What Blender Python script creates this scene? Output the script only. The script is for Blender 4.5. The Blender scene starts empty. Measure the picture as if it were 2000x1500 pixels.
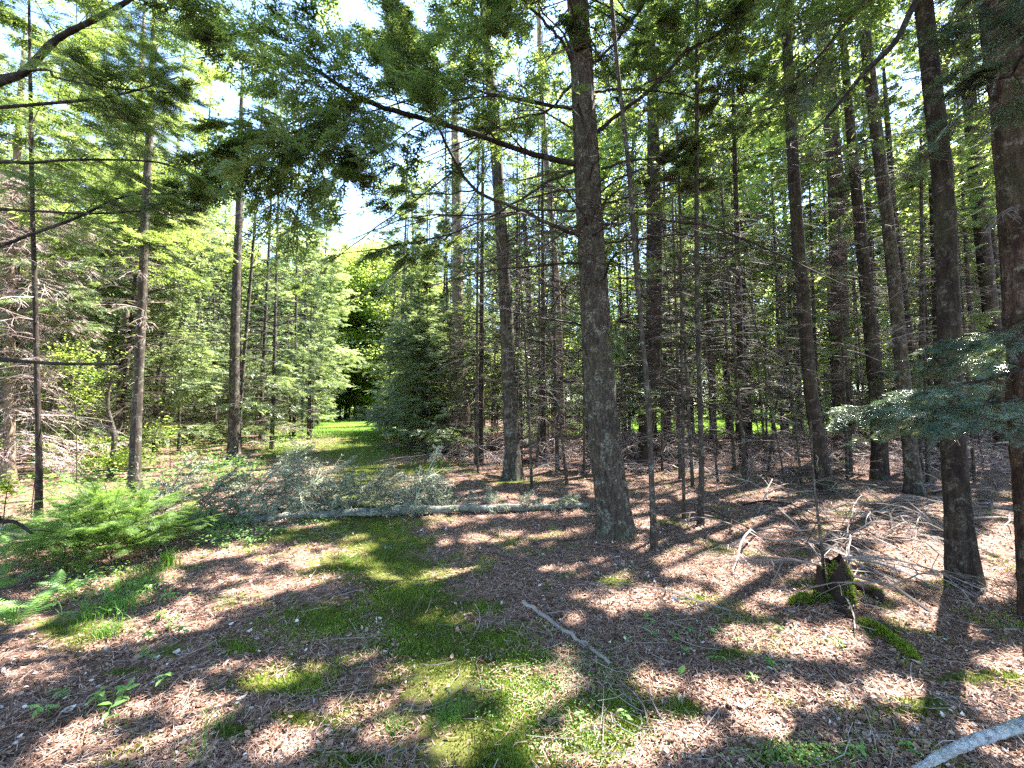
import bpy, math, random, time
import numpy as np
from mathutils import Vector, Matrix
T0 = time.time()
SC = bpy.context.scene
COL = SC.collection
# ------------------------------------------------------------------ camera, sky, sun
F = 805.0                      # focal length in pixels of the 2000 px wide photograph
PITCH = math.atan(45.0 / F)
EYE = 1.55
cam = bpy.data.cameras.new('camera'); cam_o = bpy.data.objects.new('camera', cam); COL.objects.link(cam_o)
cam.sensor_width = 36; cam.lens = 36 * F / 2000; cam.clip_start = 0.05; cam.clip_end = 3000
cam_o.location = (0, 0, EYE); cam_o.rotation_euler = (math.pi / 2 + PITCH, 0, 0)
SC.camera = cam_o
SUN_AZ = math.radians(50)      # to the right of the viewing direction
SUN_EL = math.radians(56)
SDIR = np.array([math.sin(SUN_AZ) * math.cos(SUN_EL), math.cos(SUN_AZ) * math.cos(SUN_EL), math.sin(SUN_EL)])
w = bpy.data.worlds.new('World'); SC.world = w; w.use_nodes = True
nt = w.node_tree; bg = nt.nodes['Background']
sky = nt.nodes.new('ShaderNodeTexSky'); sky.sky_type = 'NISHITA'; sky.sun_disc = False
sky.sun_elevation = SUN_EL; sky.sun_rotation = SUN_AZ
sky.air_density = 1.0; sky.dust_density = 0.2; sky.ozone_density = 2.5
nt.links.new(sky.outputs[0], bg.inputs[0]); bg.inputs[1].default_value = 0.10
sun = bpy.data.lights.new('sun', 'SUN'); sun.energy = 5.0; sun.angle = math.radians(0.5); sun.color = (1.0, 0.95, 0.88)
sun_o = bpy.data.objects.new('sun', sun); COL.objects.link(sun_o)
sun_o.rotation_euler = Vector(SDIR).to_track_quat('Z', 'Y').to_euler()
SC.view_settings.view_transform = 'Standard'; SC.view_settings.look = 'None'
SC.view_settings.exposure = 3.2; SC.view_settings.gamma = 1.0
SC.cycles.max_bounces = 6; SC.cycles.diffuse_bounces = 4; SC.cycles.glossy_bounces = 1
SC.cycles.transmission_bounces = 3; SC.cycles.transparent_max_bounces = 4
SC.cycles.use_denoising = False
SC.cycles.caustics_reflective = False; SC.cycles.caustics_refractive = False

# ------------------------------------------------------------------ numeric helpers
R = np.random.default_rng(7)
def hash2(ix, iy, s):
    n = (ix.astype(np.int64) * 374761393 + iy.astype(np.int64) * 668265263 + s * 982451653) & 0x7fffffff
    n = ((n ^ (n >> 13)) * 1274126177) & 0x7fffffff
    n = (n ^ (n >> 16)) & 0xffff
    return n / 65535.0
def vnoise(x, y, s=0):
    ix = np.floor(x); iy = np.floor(y); fx = x - ix; fy = y - iy
    fx = fx * fx * (3 - 2 * fx); fy = fy * fy * (3 - 2 * fy)
    a = hash2(ix, iy, s); b = hash2(ix + 1, iy, s); c = hash2(ix, iy + 1, s); d = hash2(ix + 1, iy + 1, s)
    return (a * (1 - fx) + b * fx) * (1 - fy) + (c * (1 - fx) + d * fx) * fy
def fbm(x, y, s=0, o=4):
    t = 0; a = 0.5
    for i in range(o):
        t = t + a * vnoise(x * 2 ** i, y * 2 ** i, s + i); a *= 0.5
    return t
HILLS = []      # local mounds (x, y, radius, height)
def height(x, y):
    x = np.asarray(x, float); y = np.asarray(y, float)
    far = np.clip(np.hypot(x, y) / 30, 0, 1)
    h = 0.20 * (fbm(x / 2.6 + 11, y / 2.6 + 5, 3, 3) - 0.45) + 0.035 * (fbm(x / .35, y / .35, 9, 3) - 0.45) + 0.5 * far * (fbm(x / 14, y / 14, 21, 2) - 0.4)
    h = h + 0.014 * (fbm(x / .07, y / .07, 33, 2) - 0.4)
    for (a, b, r, z) in HILLS:
        h = h + z * np.exp(-((x - a) ** 2 + (y - b) ** 2) / (r * r))
    return h
def ray(px, py):
    a = (px - 1000) / F; b = (750 - py) / F
    c, s = math.cos(PITCH), math.sin(PITCH)
    return np.array([a, c - b * s, s + b * c])
def G(px, py, lift=0.0):
    """point of the ground seen at a pixel"""
    d = ray(px, py); z = 0.0
    for _ in range(8):
        t = (z - EYE) / min(d[2], -0.012); p = d * t
        z = float(height(p[0], p[1]))
    return np.array([p[0], p[1], z + lift])
def P(px, py, y):
    """point at forward distance y seen at a pixel"""
    d = ray(px, py); t = y / d[1]
    return np.array([d[0] * t, y, EYE + d[2] * t])
def to_px(x, y, z):
    c, s = math.cos(PITCH), math.sin(PITCH)
    dz = z - EYE; f = np.maximum(y * c + dz * s, 0.05); u = -y * s + dz * c
    return 1000 + F * x / f, 750 - F * u / f

# ------------------------------------------------------------------ mesh helpers
class Geo:
    def __init__(s): s.V = []; s.I = []; s.S = []; s.A = []; s.M = []; s.n = 0
    def add(s, V, Fc, attr=None, mi=0):
        V = np.asarray(V, np.float32).reshape(-1, 3); Fc = np.asarray(Fc, np.int64)
        if len(V) == 0 or len(Fc) == 0: return
        s.V.append(V); s.I.append((Fc + s.n).ravel()); s.S.append(np.full(len(Fc), Fc.shape[1])); s.M.append(np.full(len(Fc), mi))
        if attr is None: attr = np.zeros(len(V))
        s.A.append(np.broadcast_to(np.asarray(attr, np.float32), (len(V),)).astype(np.float32)); s.n += len(V)
    def arrays(s):
        return np.concatenate(s.V), np.concatenate(s.I), np.concatenate(s.S), np.concatenate(s.A), np.concatenate(s.M)
def mesh_from(name, arrs, mats, smooth=False):
    V, I, S, A, M = arrs
    me = bpy.data.meshes.new(name)
    me.vertices.add(len(V)); me.vertices.foreach_set('co', np.ascontiguousarray(V, np.float32).ravel())
    me.loops.add(len(I)); me.loops.foreach_set('vertex_index', I.astype(np.int32))
    me.polygons.add(len(S)); st = np.concatenate([[0], np.cumsum(S)[:-1]]).astype(np.int32)
    me.polygons.foreach_set('loop_start', st)
    for m in mats: me.materials.append(m)
    if len(mats) > 1: me.polygons.foreach_set('material_index', M.astype(np.int32))
    me.polygons.foreach_set('use_smooth', np.full(len(S), smooth))
    me.update(calc_edges=True)
    at = me.attributes.new('rnd', 'FLOAT', 'POINT'); at.data.foreach_set('value', A.astype(np.float32))
    return me
def filt(arrs, keep):
    """keep only some faces (tri/quad mixed)"""
    V, I, S, A, M = arrs
    kl = np.repeat(keep, S); I2 = I[kl]; used = np.zeros(len(V), bool); used[I2] = True
    mp = np.cumsum(used) - 1
    return V[used], mp[I2], S[keep], A[used], M[keep]
def tag(o, label=None, cat=None, group=None, kind=None):
    if label: o['label'] = label
    if cat: o['category'] = cat
    if group: o['group'] = group
    if kind: o['kind'] = kind
    return o
def obj(name, data, parent=None, loc=(0, 0, 0), rz=0, sc=1.0):
    o = bpy.data.objects.new(name, data); COL.objects.link(o); o.location = tuple(float(v) for v in loc)
    o.rotation_euler = (0, 0, rz); o.scale = (sc, sc, sc)
    if parent: o.parent = parent
    return o
def thing(name, label, cat, loc, group=None, rz=0, sc=1.0):
    o = obj(name, None, None, loc, rz, sc); o.empty_display_size = 0.2
    return tag(o, label, cat, group)
def norm(v): return v / np.maximum(np.linalg.norm(v, axis=-1, keepdims=True), 1e-9)
def spline(pts, n):
    pts = np.asarray(pts, float); m = len(pts)
    if m < 3:
        t = np.linspace(0, 1, n)[:, None]; return pts[0] * (1 - t) + pts[-1] * t
    ext = np.vstack([2 * pts[0] - pts[1], pts, 2 * pts[-1] - pts[-2]])
    u = np.linspace(0, m - 1 - 1e-6, n); i = np.floor(u).astype(int); t = (u - i)[:, None]
    p0, p1, p2, p3 = ext[i], ext[i + 1], ext[i + 2], ext[i + 3]
    return 0.5 * ((2 * p1) + (-p0 + p2) * t + (2 * p0 - 5 * p1 + 4 * p2 - p3) * t ** 2 + (-p0 + 3 * p1 - 3 * p2 + p3) * t ** 3)
def tubes(g, Pt, Rd, k=3, attr=None, mi=0, cap=False):
    """batch of tubes: Pt (N,n,3), Rd (N,n)"""
    Pt = np.asarray(Pt, float); Rd = np.asarray(Rd, float)
    if Pt.ndim == 2: Pt = Pt[None]; Rd = Rd[None]
    N, n, _ = Pt.shape
    if N == 0: return
    T = np.empty_like(Pt); T[:, 1:-1] = Pt[:, 2:] - Pt[:, :-2]; T[:, 0] = Pt[:, 1] - Pt[:, 0]; T[:, -1] = Pt[:, -1] - Pt[:, -2]
    T = norm(T)
    main = norm(Pt[:, -1] - Pt[:, 0])
    ref = np.where(np.abs(main[:, 2:3]) > 0.8, np.array([[1., 0, 0]]), np.array([[0, 0, 1.]]))[:, None, :]
    U = norm(np.cross(T, ref)); W = np.cross(T, U)
    a = np.arange(k) * 2 * math.pi / k
    V = Pt[:, :, None, :] + Rd[:, :, None, None] * (np.cos(a)[None, None, :, None] * U[:, :, None, :] + np.sin(a)[None, None, :, None] * W[:, :, None, :])
    base = (np.arange(N) * n * k)[:, None, None]; r = (np.arange(n - 1) * k)[None, :, None]; j = np.arange(k)[None, None, :]; j2 = (j + 1) % k
    Fc = np.stack([base + r + j, base + r + j2, base + r + k + j2, base + r + k + j], -1).reshape(-1, 4)
    at = None if attr is None else np.repeat(np.asarray(attr), n * k) if np.ndim(attr) else attr
    g.add(V.reshape(-1, 3), Fc, at, mi)
def rdir(rng, n):
    v = rng.normal(size=(n, 3)); return norm(v)

# ------------------------------------------------------------------ materials
def mat(name):
    m = bpy.data.materials.new(name); m.use_nodes = True; n = m.node_tree; n.nodes.clear()
    out = n.nodes.new('ShaderNodeOutputMaterial'); return m, n, out
def N_(n, t, **k):
    x = n.nodes.new(t)
    for a, b in k.items():
        if hasattr(x, a): setattr(x, a, b)
        else: x.inputs[a.replace('_', ' ')].default_value = b
    return x
def ramp(n, stops, src):
    r = n.nodes.new('ShaderNodeValToRGB'); e = r.color_ramp.elements
    while len(e) < len(stops): e.new(0.5)
    for i, (p, c) in enumerate(stops): e[i].position = p; e[i].color = (*c, 1)
    n.links.new(src, r.inputs[0]); return r.outputs[0]
def mixc(n, fac, a, b):
    m = n.nodes.new('ShaderNodeMix'); m.data_type = 'RGBA'
    for s, v in ((m.inputs[0], fac), (m.inputs[6], a), (m.inputs[7], b)):
        if isinstance(v, (int, float)): s.default_value = v
        elif isinstance(v, tuple): s.default_value = (*v, 1)
        else: n.links.new(v, s)
    return m.outputs[2]
def noise(n, scale, vec=None, detail=4, rough=0.55):
    x = n.nodes.new('ShaderNodeTexNoise'); x.inputs['Scale'].default_value = scale; x.inputs['Detail'].default_value = detail; x.inputs['Roughness'].default_value = rough
    if vec is not None: n.links.new(vec, x.inputs['Vector'])
    return x.outputs['Fac']
def coords(n, sc=(1, 1, 1)):
    t = n.nodes.new('ShaderNodeTexCoord'); mp = n.nodes.new('ShaderNodeMapping'); mp.inputs['Scale'].default_value = sc
    n.links.new(t.outputs['Object'], mp.inputs[0]); return mp.outputs[0]
def leaf_mat(name, cols, trans, tf=0.4, rough=0.45, spec=0.35, big=0.8):
    m, n, out = mat(name)
    at = N_(n, 'ShaderNodeAttribute', attribute_name='rnd')
    geo = n.nodes.new('ShaderNodeNewGeometry')
    oi = n.nodes.new('ShaderNodeObjectInfo')
    k = noise(n, big, geo.outputs['Position'], 2)
    mm = N_(n, 'ShaderNodeMath', operation='ADD'); n.links.new(at.outputs['Fac'], mm.inputs[0])
    k2 = N_(n, 'ShaderNodeMath', operation='MULTIPLY_ADD'); n.links.new(k, k2.inputs[0]); k2.inputs[1].default_value = 1.0; k2.inputs[2].default_value = -0.5
    n.links.new(k2.outputs[0], mm.inputs[1])
    m3 = N_(n, 'ShaderNodeMath', operation='MULTIPLY_ADD'); n.links.new(oi.outputs['Random'], m3.inputs[0]); m3.inputs[1].default_value = 0.3; m3.inputs[2].default_value = -0.15
    m4 = N_(n, 'ShaderNodeMath', operation='ADD'); n.links.new(mm.outputs[0], m4.inputs[0]); n.links.new(m3.outputs[0], m4.inputs[1])
    c = ramp(n, [(i / (len(cols) - 1), x) for i, x in enumerate(cols)], m4.outputs[0])
    ct = ramp(n, [(i / (len(trans) - 1), x) for i, x in enumerate(trans)], m4.outputs[0])
    p = N_(n, 'ShaderNodeBsdfPrincipled'); p.inputs['Roughness'].default_value = rough; p.inputs['Specular IOR Level'].default_value = spec
    n.links.new(c, p.inputs['Base Color'])
    t = N_(n, 'ShaderNodeBsdfTranslucent'); n.links.new(ct, t.inputs[0])
    mx = N_(n, 'ShaderNodeMixShader'); mx.inputs[0].default_value = tf
    n.links.new(p.outputs[0], mx.inputs[1]); n.links.new(t.outputs[0], mx.inputs[2]); n.links.new(mx.outputs[0], out.inputs[0])
    return m
def bark_mat(name, dark, mid, pale, lichen, lich_amt=0.5, vs=(22, 22, 4.5), bump=0.6, dist=0.02):
    m, n, out = mat(name)
    co = coords(n, vs); co1 = coords(n)
    a = noise(n, 1.0, co, 6, 0.65); b = noise(n, 3.5, co, 4, 0.6); l = noise(n, 9, co1, 5, 0.7); l2 = noise(n, 45, co1, 3, 0.6); bigp = noise(n, 1.1, co1, 3)
    c = ramp(n, [(0.40, dark), (0.50, mid), (0.62, pale)], a)
    c = mixc(n, ramp(n, [(0.3, (0, 0, 0)), (0.7, (1, 1, 1))], b), c, mid)
    f = N_(n, 'ShaderNodeMath', operation='MULTIPLY'); n.links.new(ramp(n, [(0.5, (0, 0, 0)), (0.62, (1, 1, 1))], l), f.inputs[0]); n.links.new(ramp(n, [(0.42, (0, 0, 0)), (0.6, (1, 1, 1))], l2), f.inputs[1])
    f2 = N_(n, 'ShaderNodeMath', operation='MULTIPLY'); n.links.new(f.outputs[0], f2.inputs[0]); f2.inputs[1].default_value = lich_amt
    c = mixc(n, f2.outputs[0], c, lichen)
    c = mixc(n, ramp(n, [(0.5, (0, 0, 0)), (0.75, (.45, .45, .45))], bigp), c, (0.075, 0.085, 0.035))
    p = N_(n, 'ShaderNodeBsdfPrincipled'); p.inputs['Roughness'].default_value = 0.85; p.inputs['Specular IOR Level'].default_value = 0.2
    n.links.new(c, p.inputs['Base Color'])
    ad = N_(n, 'ShaderNodeMath', operation='ADD'); n.links.new(a, ad.inputs[0]); n.links.new(b, ad.inputs[1])
    bp = N_(n, 'ShaderNodeBump'); bp.inputs['Strength'].default_value = bump; bp.inputs['Distance'].default_value = dist
    n.links.new(ad.outputs[0], bp.inputs['Height']); n.links.new(bp.outputs[0], p.inputs['Normal'])
    n.links.new(p.outputs[0], out.inputs[0]); return m
def ramp_mat(name, stops, rough=0.8, nz=0, tf=0.0, spec=0.2):
    m, n, out = mat(name)
    at = N_(n, 'ShaderNodeAttribute', attribute_name='rnd'); src = at.outputs['Fac']
    if nz:
        k = noise(n, nz, coords(n), 4, 0.6)
        ad = N_(n, 'ShaderNodeMath', operation='MULTIPLY_ADD'); n.links.new(k, ad.inputs[0]); ad.inputs[1].default_value = 1.2; n.links.new(src, ad.inputs[2])
        sb = N_(n, 'ShaderNodeMath', operation='SUBTRACT'); n.links.new(ad.outputs[0], sb.inputs[0]); sb.inputs[1].default_value = 0.6; src = sb.outputs[0]
    c = ramp(n, stops, src)
    p = N_(n, 'ShaderNodeBsdfPrincipled'); p.inputs['Roughness'].default_value = rough; p.inputs['Specular IOR Level'].default_value = spec
    n.links.new(c, p.inputs['Base Color'])
    if tf:
        t = N_(n, 'ShaderNodeBsdfTranslucent'); n.links.new(c, t.inputs[0]); mx = N_(n, 'ShaderNodeMixShader'); mx.inputs[0].default_value = tf
        n.links.new(p.outputs[0], mx.inputs[1]); n.links.new(t.outputs[0], mx.inputs[2]); n.links.new(mx.outputs[0], out.inputs[0])
    else: n.links.new(p.outputs[0], out.inputs[0])
    return m
M = {}
M['needle'] = leaf_mat('needle', [(0.028, 0.050, 0.026), (0.060, 0.098, 0.044), (0.10, 0.150, 0.062), (0.16, 0.21, 0.09)], [(0.10, 0.15, 0.03), (0.28, 0.38, 0.07), (0.46, 0.56, 0.13)], 0.48, rough=.38, spec=.5)
M['fir'] = leaf_mat('fir_needle', [(0.036, 0.060, 0.036), (0.12, 0.165, 0.085), (0.19, 0.245, 0.13), (0.28, 0.34, 0.19)], [(0.14, 0.2, 0.06), (0.34, 0.43, 0.13), (0.5, 0.6, 0.22)], 0.45, rough=.38, spec=.5)
M['hemblue'] = leaf_mat('blue_needle', [(0.03, 0.052, 0.036), (0.065, 0.10, 0.068), (0.11, 0.155, 0.11), (0.19, 0.24, 0.18)], [(0.06, 0.10, 0.03), (0.16, 0.24, 0.07), (0.26, 0.34, 0.12)], 0.28, rough=.3, spec=.6, big=3)
M['bushfir'] = leaf_mat('bush_needle', [(0.03, 0.065, 0.018), (0.065, 0.125, 0.03), (0.10, 0.18, 0.045), (0.15, 0.24, 0.07)], [(0.12, 0.22, 0.03), (0.26, 0.42, 0.06), (0.4, 0.55, 0.1)], 0.42, big=2)
M['broad'] = leaf_mat('broad_leaf', [(0.06, 0.13, 0.02), (0.11, 0.20, 0.03), (0.17, 0.27, 0.04), (0.22, 0.30, 0.06)], [(0.30, 0.42, 0.06), (0.52, 0.62, 0.12), (0.66, 0.72, 0.22)], 0.5)
M['plant'] = leaf_mat('plant_leaf', [(0.06, 0.15, 0.03), (0.11, 0.23, 0.05), (0.17, 0.3, 0.09)], [(0.15, 0.3, 0.04), (0.3, 0.5, 0.08), (0.4, 0.6, 0.12)], 0.35, big=3)
M['grassb'] = leaf_mat('grass_blade', [(0.06, 0.15, 0.02), (0.10, 0.22, 0.03), (0.16, 0.28, 0.05)], [(0.15, 0.32, 0.03), (0.3, 0.5, 0.06), (0.4, 0.55, 0.1)], 0.4, big=3)
M['moss'] = leaf_mat('moss', [(0.052, 0.052, 0.014), (0.095, 0.14, 0.018), (0.155, 0.22, 0.026), (0.23, 0.28, 0.045)], [(0.1, 0.13, 0.02), (0.22, 0.29, 0.03), (0.34, 0.42, 0.05)], 0.25, rough=0.8, spec=0.1, big=2.2)
M['bark'] = bark_mat('bark', (0.012, 0.009, 0.007), (0.042, 0.032, 0.025), (0.10, 0.078, 0.06), (0.30, 0.31, 0.26), 0.6)
M['bark_big'] = bark_mat('bark_scaly', (0.012, 0.009, 0.007), (0.060, 0.047, 0.036), (0.155, 0.125, 0.095), (0.30, 0.30, 0.23), 0.8, (38, 38, 9), 1.0, 0.03)
M['bark_dark'] = bark_mat('bark_dark', (0.010, 0.007, 0.006), (0.026, 0.018, 0.014), (0.068, 0.048, 0.037), (0.20, 0.18, 0.14), 0.5)
M['bark_red'] = bark_mat('bark_red', (0.010, 0.006, 0.004), (0.050, 0.029, 0.020), (0.13, 0.082, 0.056), (0.28, 0.25, 0.2), 0.6, (14, 14, 5), 1.0, 0.03)
M['bark_tan'] = bark_mat('bark_tan', (0.06, 0.042, 0.03), (0.19, 0.14, 0.10), (0.33, 0.26, 0.19), (0.4, 0.4, 0.33), 0.3)
M['log'] = bark_mat('log_bark', (0.025, 0.025, 0.022), (0.12, 0.125, 0.11), (0.24, 0.25, 0.22), (0.45, 0.50, 0.41), 0.95, (10, 18, 18))
M['twig'] = ramp_mat('twig', [(0.0, (0.010, 0.007, 0.005)), (0.5, (0.036, 0.026, 0.020)), (1.0, (0.15, 0.115, 0.09))], 0.75, 5)
M['twig_pale'] = ramp_mat('pale_twig', [(0.0, (0.10, 0.08, 0.075)), (0.5, (0.17, 0.14, 0.125)), (1.0, (0.32, 0.275, 0.25))], 0.75, 5)
M['twig_pink'] = ramp_mat('pink_twig', [(0.0, (0.15, 0.105, 0.095)), (0.5, (0.30, 0.225, 0.205)), (1.0, (0.46, 0.37, 0.34))], 0.75, 4)
M['limb'] = bark_mat('limb_bark', (0.006, 0.005, 0.004), (0.020, 0.015, 0.012), (0.05, 0.04, 0.032), (0.16, 0.18, 0.13), 0.5, (20, 20, 20))
M['lichen'] = ramp_mat('lichen_twig', [(0.0, (0.05, 0.052, 0.045)), (0.45, (0.12, 0.128, 0.088)), (1.0, (0.33, 0.36, 0.25))], 0.9, 6)
M['litter'] = ramp_mat('dead_leaf', [(0.0, (0.05, 0.024, 0.016)), (0.3, (0.14, 0.074, 0.052)), (0.55, (0.28, 0.165, 0.118)), (0.8, (0.41, 0.285, 0.22)), (1.0, (0.58, 0.52, 0.48))], 0.7, 0, 0.12, 0.3)
M['straw'] = ramp_mat('needle_litter', [(0.0, (0.10, 0.05, 0.03)), (0.5, (0.25, 0.148, 0.105)), (1.0, (0.46, 0.335, 0.265))], 0.8)
M['rot'] = ramp_mat('rotten_wood', [(0.0, (0.01, 0.006, 0.004)), (0.5, (0.03, 0.017, 0.012)), (1.0, (0.10, 0.065, 0.045))], 0.9, 14)
M['birch'] = bark_mat('pale_bark', (0.04, 0.04, 0.045), (0.42, 0.44, 0.46), (0.72, 0.74, 0.76), (0.5, 0.56, 0.48), 0.6, (60, 60, 60), 0.9)

def ground_mat():
    m, n, out = mat('forest_floor')
    co = coords(n)
    at = N_(n, 'ShaderNodeAttribute', attribute_name='rnd')       # moss amount 0..1, meadow 2
    big = noise(n, 1.3, co, 4, 0.6); mid = noise(n, 9, co, 5, 0.65); fine = noise(n, 60, co, 5, 0.7)
    vo = n.nodes.new('ShaderNodeTexVoronoi'); vo.inputs['Scale'].default_value = 34; n.links.new(co, vo.inputs['Vector'])
    sx = n.nodes.new('ShaderNodeSeparateColor'); n.links.new(vo.outputs['Color'], sx.inputs[0])
    c = ramp(n, [(0.0, (0.05, 0.026, 0.018)), (0.3, (0.12, 0.066, 0.046)), (0.6, (0.21, 0.13, 0.095)), (0.85, (0.31, 0.21, 0.165)), (1.0, (0.40, 0.30, 0.24))], sx.outputs[0])
    c2 = ramp(n, [(0.33, (0.055, 0.030, 0.022)), (0.5, (0.17, 0.10, 0.073)), (0.68, (0.32, 0.22, 0.175))], fine)
    c = mixc(n, 0.55, c, c2)
    c = mixc(n, ramp(n, [(0.42, (0, 0, 0)), (0.62, (.6, .6, .6))], mid), c, (0.085, 0.052, 0.04))
    mossc = ramp(n, [(0.3, (0.04, 0.036, 0.014)), (0.5, (0.09, 0.098, 0.022)), (0.7, (0.16, 0.17, 0.04))], fine)
    mossc = mixc(n, ramp(n, [(0.4, (0, 0, 0)), (0.7, (.7, .7, .7))], big), mossc, (0.10, 0.10, 0.03))
    mm = N_(n, 'ShaderNodeMath', operation='MULTIPLY_ADD'); n.links.new(mid, mm.inputs[0]); mm.inputs[1].default_value = 1.6; mm.inputs[2].default_value = -0.8
    ms = N_(n, 'ShaderNodeMath', operation='ADD'); n.links.new(at.outputs['Fac'], ms.inputs[0]); n.links.new(mm.outputs[0], ms.inputs[1])
    f = ramp(n, [(0.42, (0, 0, 0)), (0.60, (1, 1, 1))], ms.outputs[0])
    c = mixc(n, f, c, mossc)
    mg = ramp(n, [(0.35, (0.10, 0.19, 0.03)), (0.65, (0.22, 0.32, 0.06))], fine)
    f2 = N_(n, 'ShaderNodeMath', operation='SUBTRACT'); n.links.new(at.outputs['Fac'], f2.inputs[0]); f2.inputs[1].default_value = 1.0; f2.use_clamp = True
    c = mixc(n, f2.outputs[0], c, mg)
    p = N_(n, 'ShaderNodeBsdfPrincipled'); p.inputs['Roughness'].default_value = 0.95; p.inputs['Specular IOR Level'].default_value = 0.1
    n.links.new(c, p.inputs['Base Color'])
    ad = N_(n, 'ShaderNodeMath', operation='ADD'); n.links.new(fine, ad.inputs[0]); n.links.new(sx.outputs[1], ad.inputs[1])
    bp = N_(n, 'ShaderNodeBump'); bp.inputs['Strength'].default_value = 0.8; bp.inputs['Distance'].default_value = 0.015
    n.links.new(ad.outputs[0], bp.inputs['Height']); n.links.new(bp.outputs[0], p.inputs['Normal'])
    n.links.new(p.outputs[0], out.inputs[0]); return m
M['ground'] = ground_mat()

# ------------------------------------------------------------------ where sunlight reaches the floor (gaps in the crowns above)
# blobs in photograph pixels: cx, cy, rx, ry, tilt (degrees, up to the right is positive)
LIT = [(40, 1285, 90, 26, 14), (200, 1250, 110, 24, 16), (350, 1215, 90, 24, 20), (470, 1168, 80, 14, 16), (580, 1140, 60, 9, 14),
       (880, 1123, 78, 18, 2), (760, 1122, 30, 8, 0), (540, 1312, 60, 24, 8), (430, 1290, 60, 16, 10), (330, 1462, 80, 34, 12), (150, 1440, 70, 20, 12), (700, 1380, 90, 26, 16),
       (560, 1440, 110, 36, 16), (770, 1420, 70, 30, 14), (860, 1320, 100, 34, 12), (1040, 1345, 90, 42, 0), (900, 1452, 60, 44, 0), (1000, 1420, 70, 24, 0), (1165, 1450, 110, 52, 0),
       (1290, 1330, 60, 20, -10), (1570, 1262, 110, 36, -8), (1460, 1352, 130, 26, -8), (1440, 1240, 50, 18, 0), (1330, 1450, 80, 30, 0), (1490, 1420, 60, 18, 0),
       (1230, 1172, 100, 22, 0), (1010, 1190, 40, 14, 0), (1180, 1130, 50, 12, 0), (1300, 1085, 60, 22, -5), (1390, 1120, 90, 22, -8), (1250, 1012, 30, 22, 0), (1330, 1160, 60, 14, 0),
       (1310, 940, 90, 20, 5), (1450, 962, 90, 16, 0), (1420, 905, 70, 10, 8), (1560, 905, 60, 8, 0), (1700, 912, 80, 8, 0), (1470, 1030, 60, 14, 0), (1600, 1000, 70, 20, 0), (1700, 1040, 90, 20, 0),
       (1790, 1100, 60, 36, 0), (1960, 1060, 60, 30, 0), (1950, 1120, 50, 14, 0), (1800, 1225, 60, 16, 0), (1740, 1085, 50, 16, 0), (1850, 1000, 60, 14, 0), (1600, 1115, 60, 20, 0), (1650, 1150, 30, 30, 0),
       (950, 893, 120, 9, 4), (1000, 915, 90, 8, 0), (820, 935, 130, 9, 4), (1080, 935, 60, 6, 0), (1130, 890, 60, 8, 0), (1090, 1000, 50, 8, 0), (870, 1012, 60, 9, 0), (1100, 1040, 60, 7, 0), (940, 1045, 40, 6, 0),
       (700, 830, 120, 12, 0), (640, 868, 50, 10, 0), (660, 905, 90, 8, 4), (640, 930, 90, 7, 4), (560, 870, 60, 8, 0), (320, 900, 80, 18, 0), (700, 960, 90, 6, 4),
       (90, 960, 90, 30, 0), (60, 1020, 60, 18, 0), (380, 1092, 30, 12, 0), (460, 1082, 50, 8, 10), (330, 1130, 22, 14, 0), (80, 1150, 60, 26, 0), (250, 1040, 60, 14, 0), (690, 1078, 30, 18, 0), (1120, 1210, 30, 10, 0), (120, 1120, 120, 34, 5), (20, 1110, 60, 20, 0), (420, 985, 90, 14, 4), (250, 975, 60, 14, 0), (1240, 1180, 60, 14, 0), (60, 1330, 60, 12, 12), (840, 1200, 30, 10, 0)]
LITA = np.array(LIT, float)
def lit_at(wx, wy):
    """1 where a sun fleck should fall on the floor point"""
    px, py = to_px(wx, wy, np.zeros_like(wx))
    ok = (wy > 1.0) & (wy < 24)
    out = np.zeros(len(wx)); wrk = (vnoise(wx / .11, wy / .11, 51) - .5) * .9 + (vnoise(wx / .24, wy / .24, 52) - .5) * .5
    wob = (vnoise(px / 22, py / 9, 5) - 0.5) * 0.9 + (vnoise(px / 60, py / 25, 6) - 0.5) * 0.7
    for cx, cy, rx, ry, tl in LIT:
        t = math.radians(tl); c, s = math.cos(t), math.sin(t)
        dx = px - cx; dy = py - cy
        rx = rx * 1.15; ry = ry * 1.3
        u = (dx * c - dy * s) / rx; v = (dx * s + dy * c) / ry
        d = np.sqrt(u * u + v * v) + wob * 0.6 + wrk * .7
        out = np.maximum(out, np.clip((1.12 - d) / 0.25, 0, 1))
    pass
    fl = vnoise(wx / .38 + 3, wy / .38, 15) * .6 + vnoise(wx / .15, wy / .15, 16) * .4
    fl = np.clip((fl - np.where((px > 1180) & (py < 1260), .55, np.where(py < 1010, .52, .66))) / .06, 0, 1)
    return np.maximum(out, fl) * ok
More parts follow.
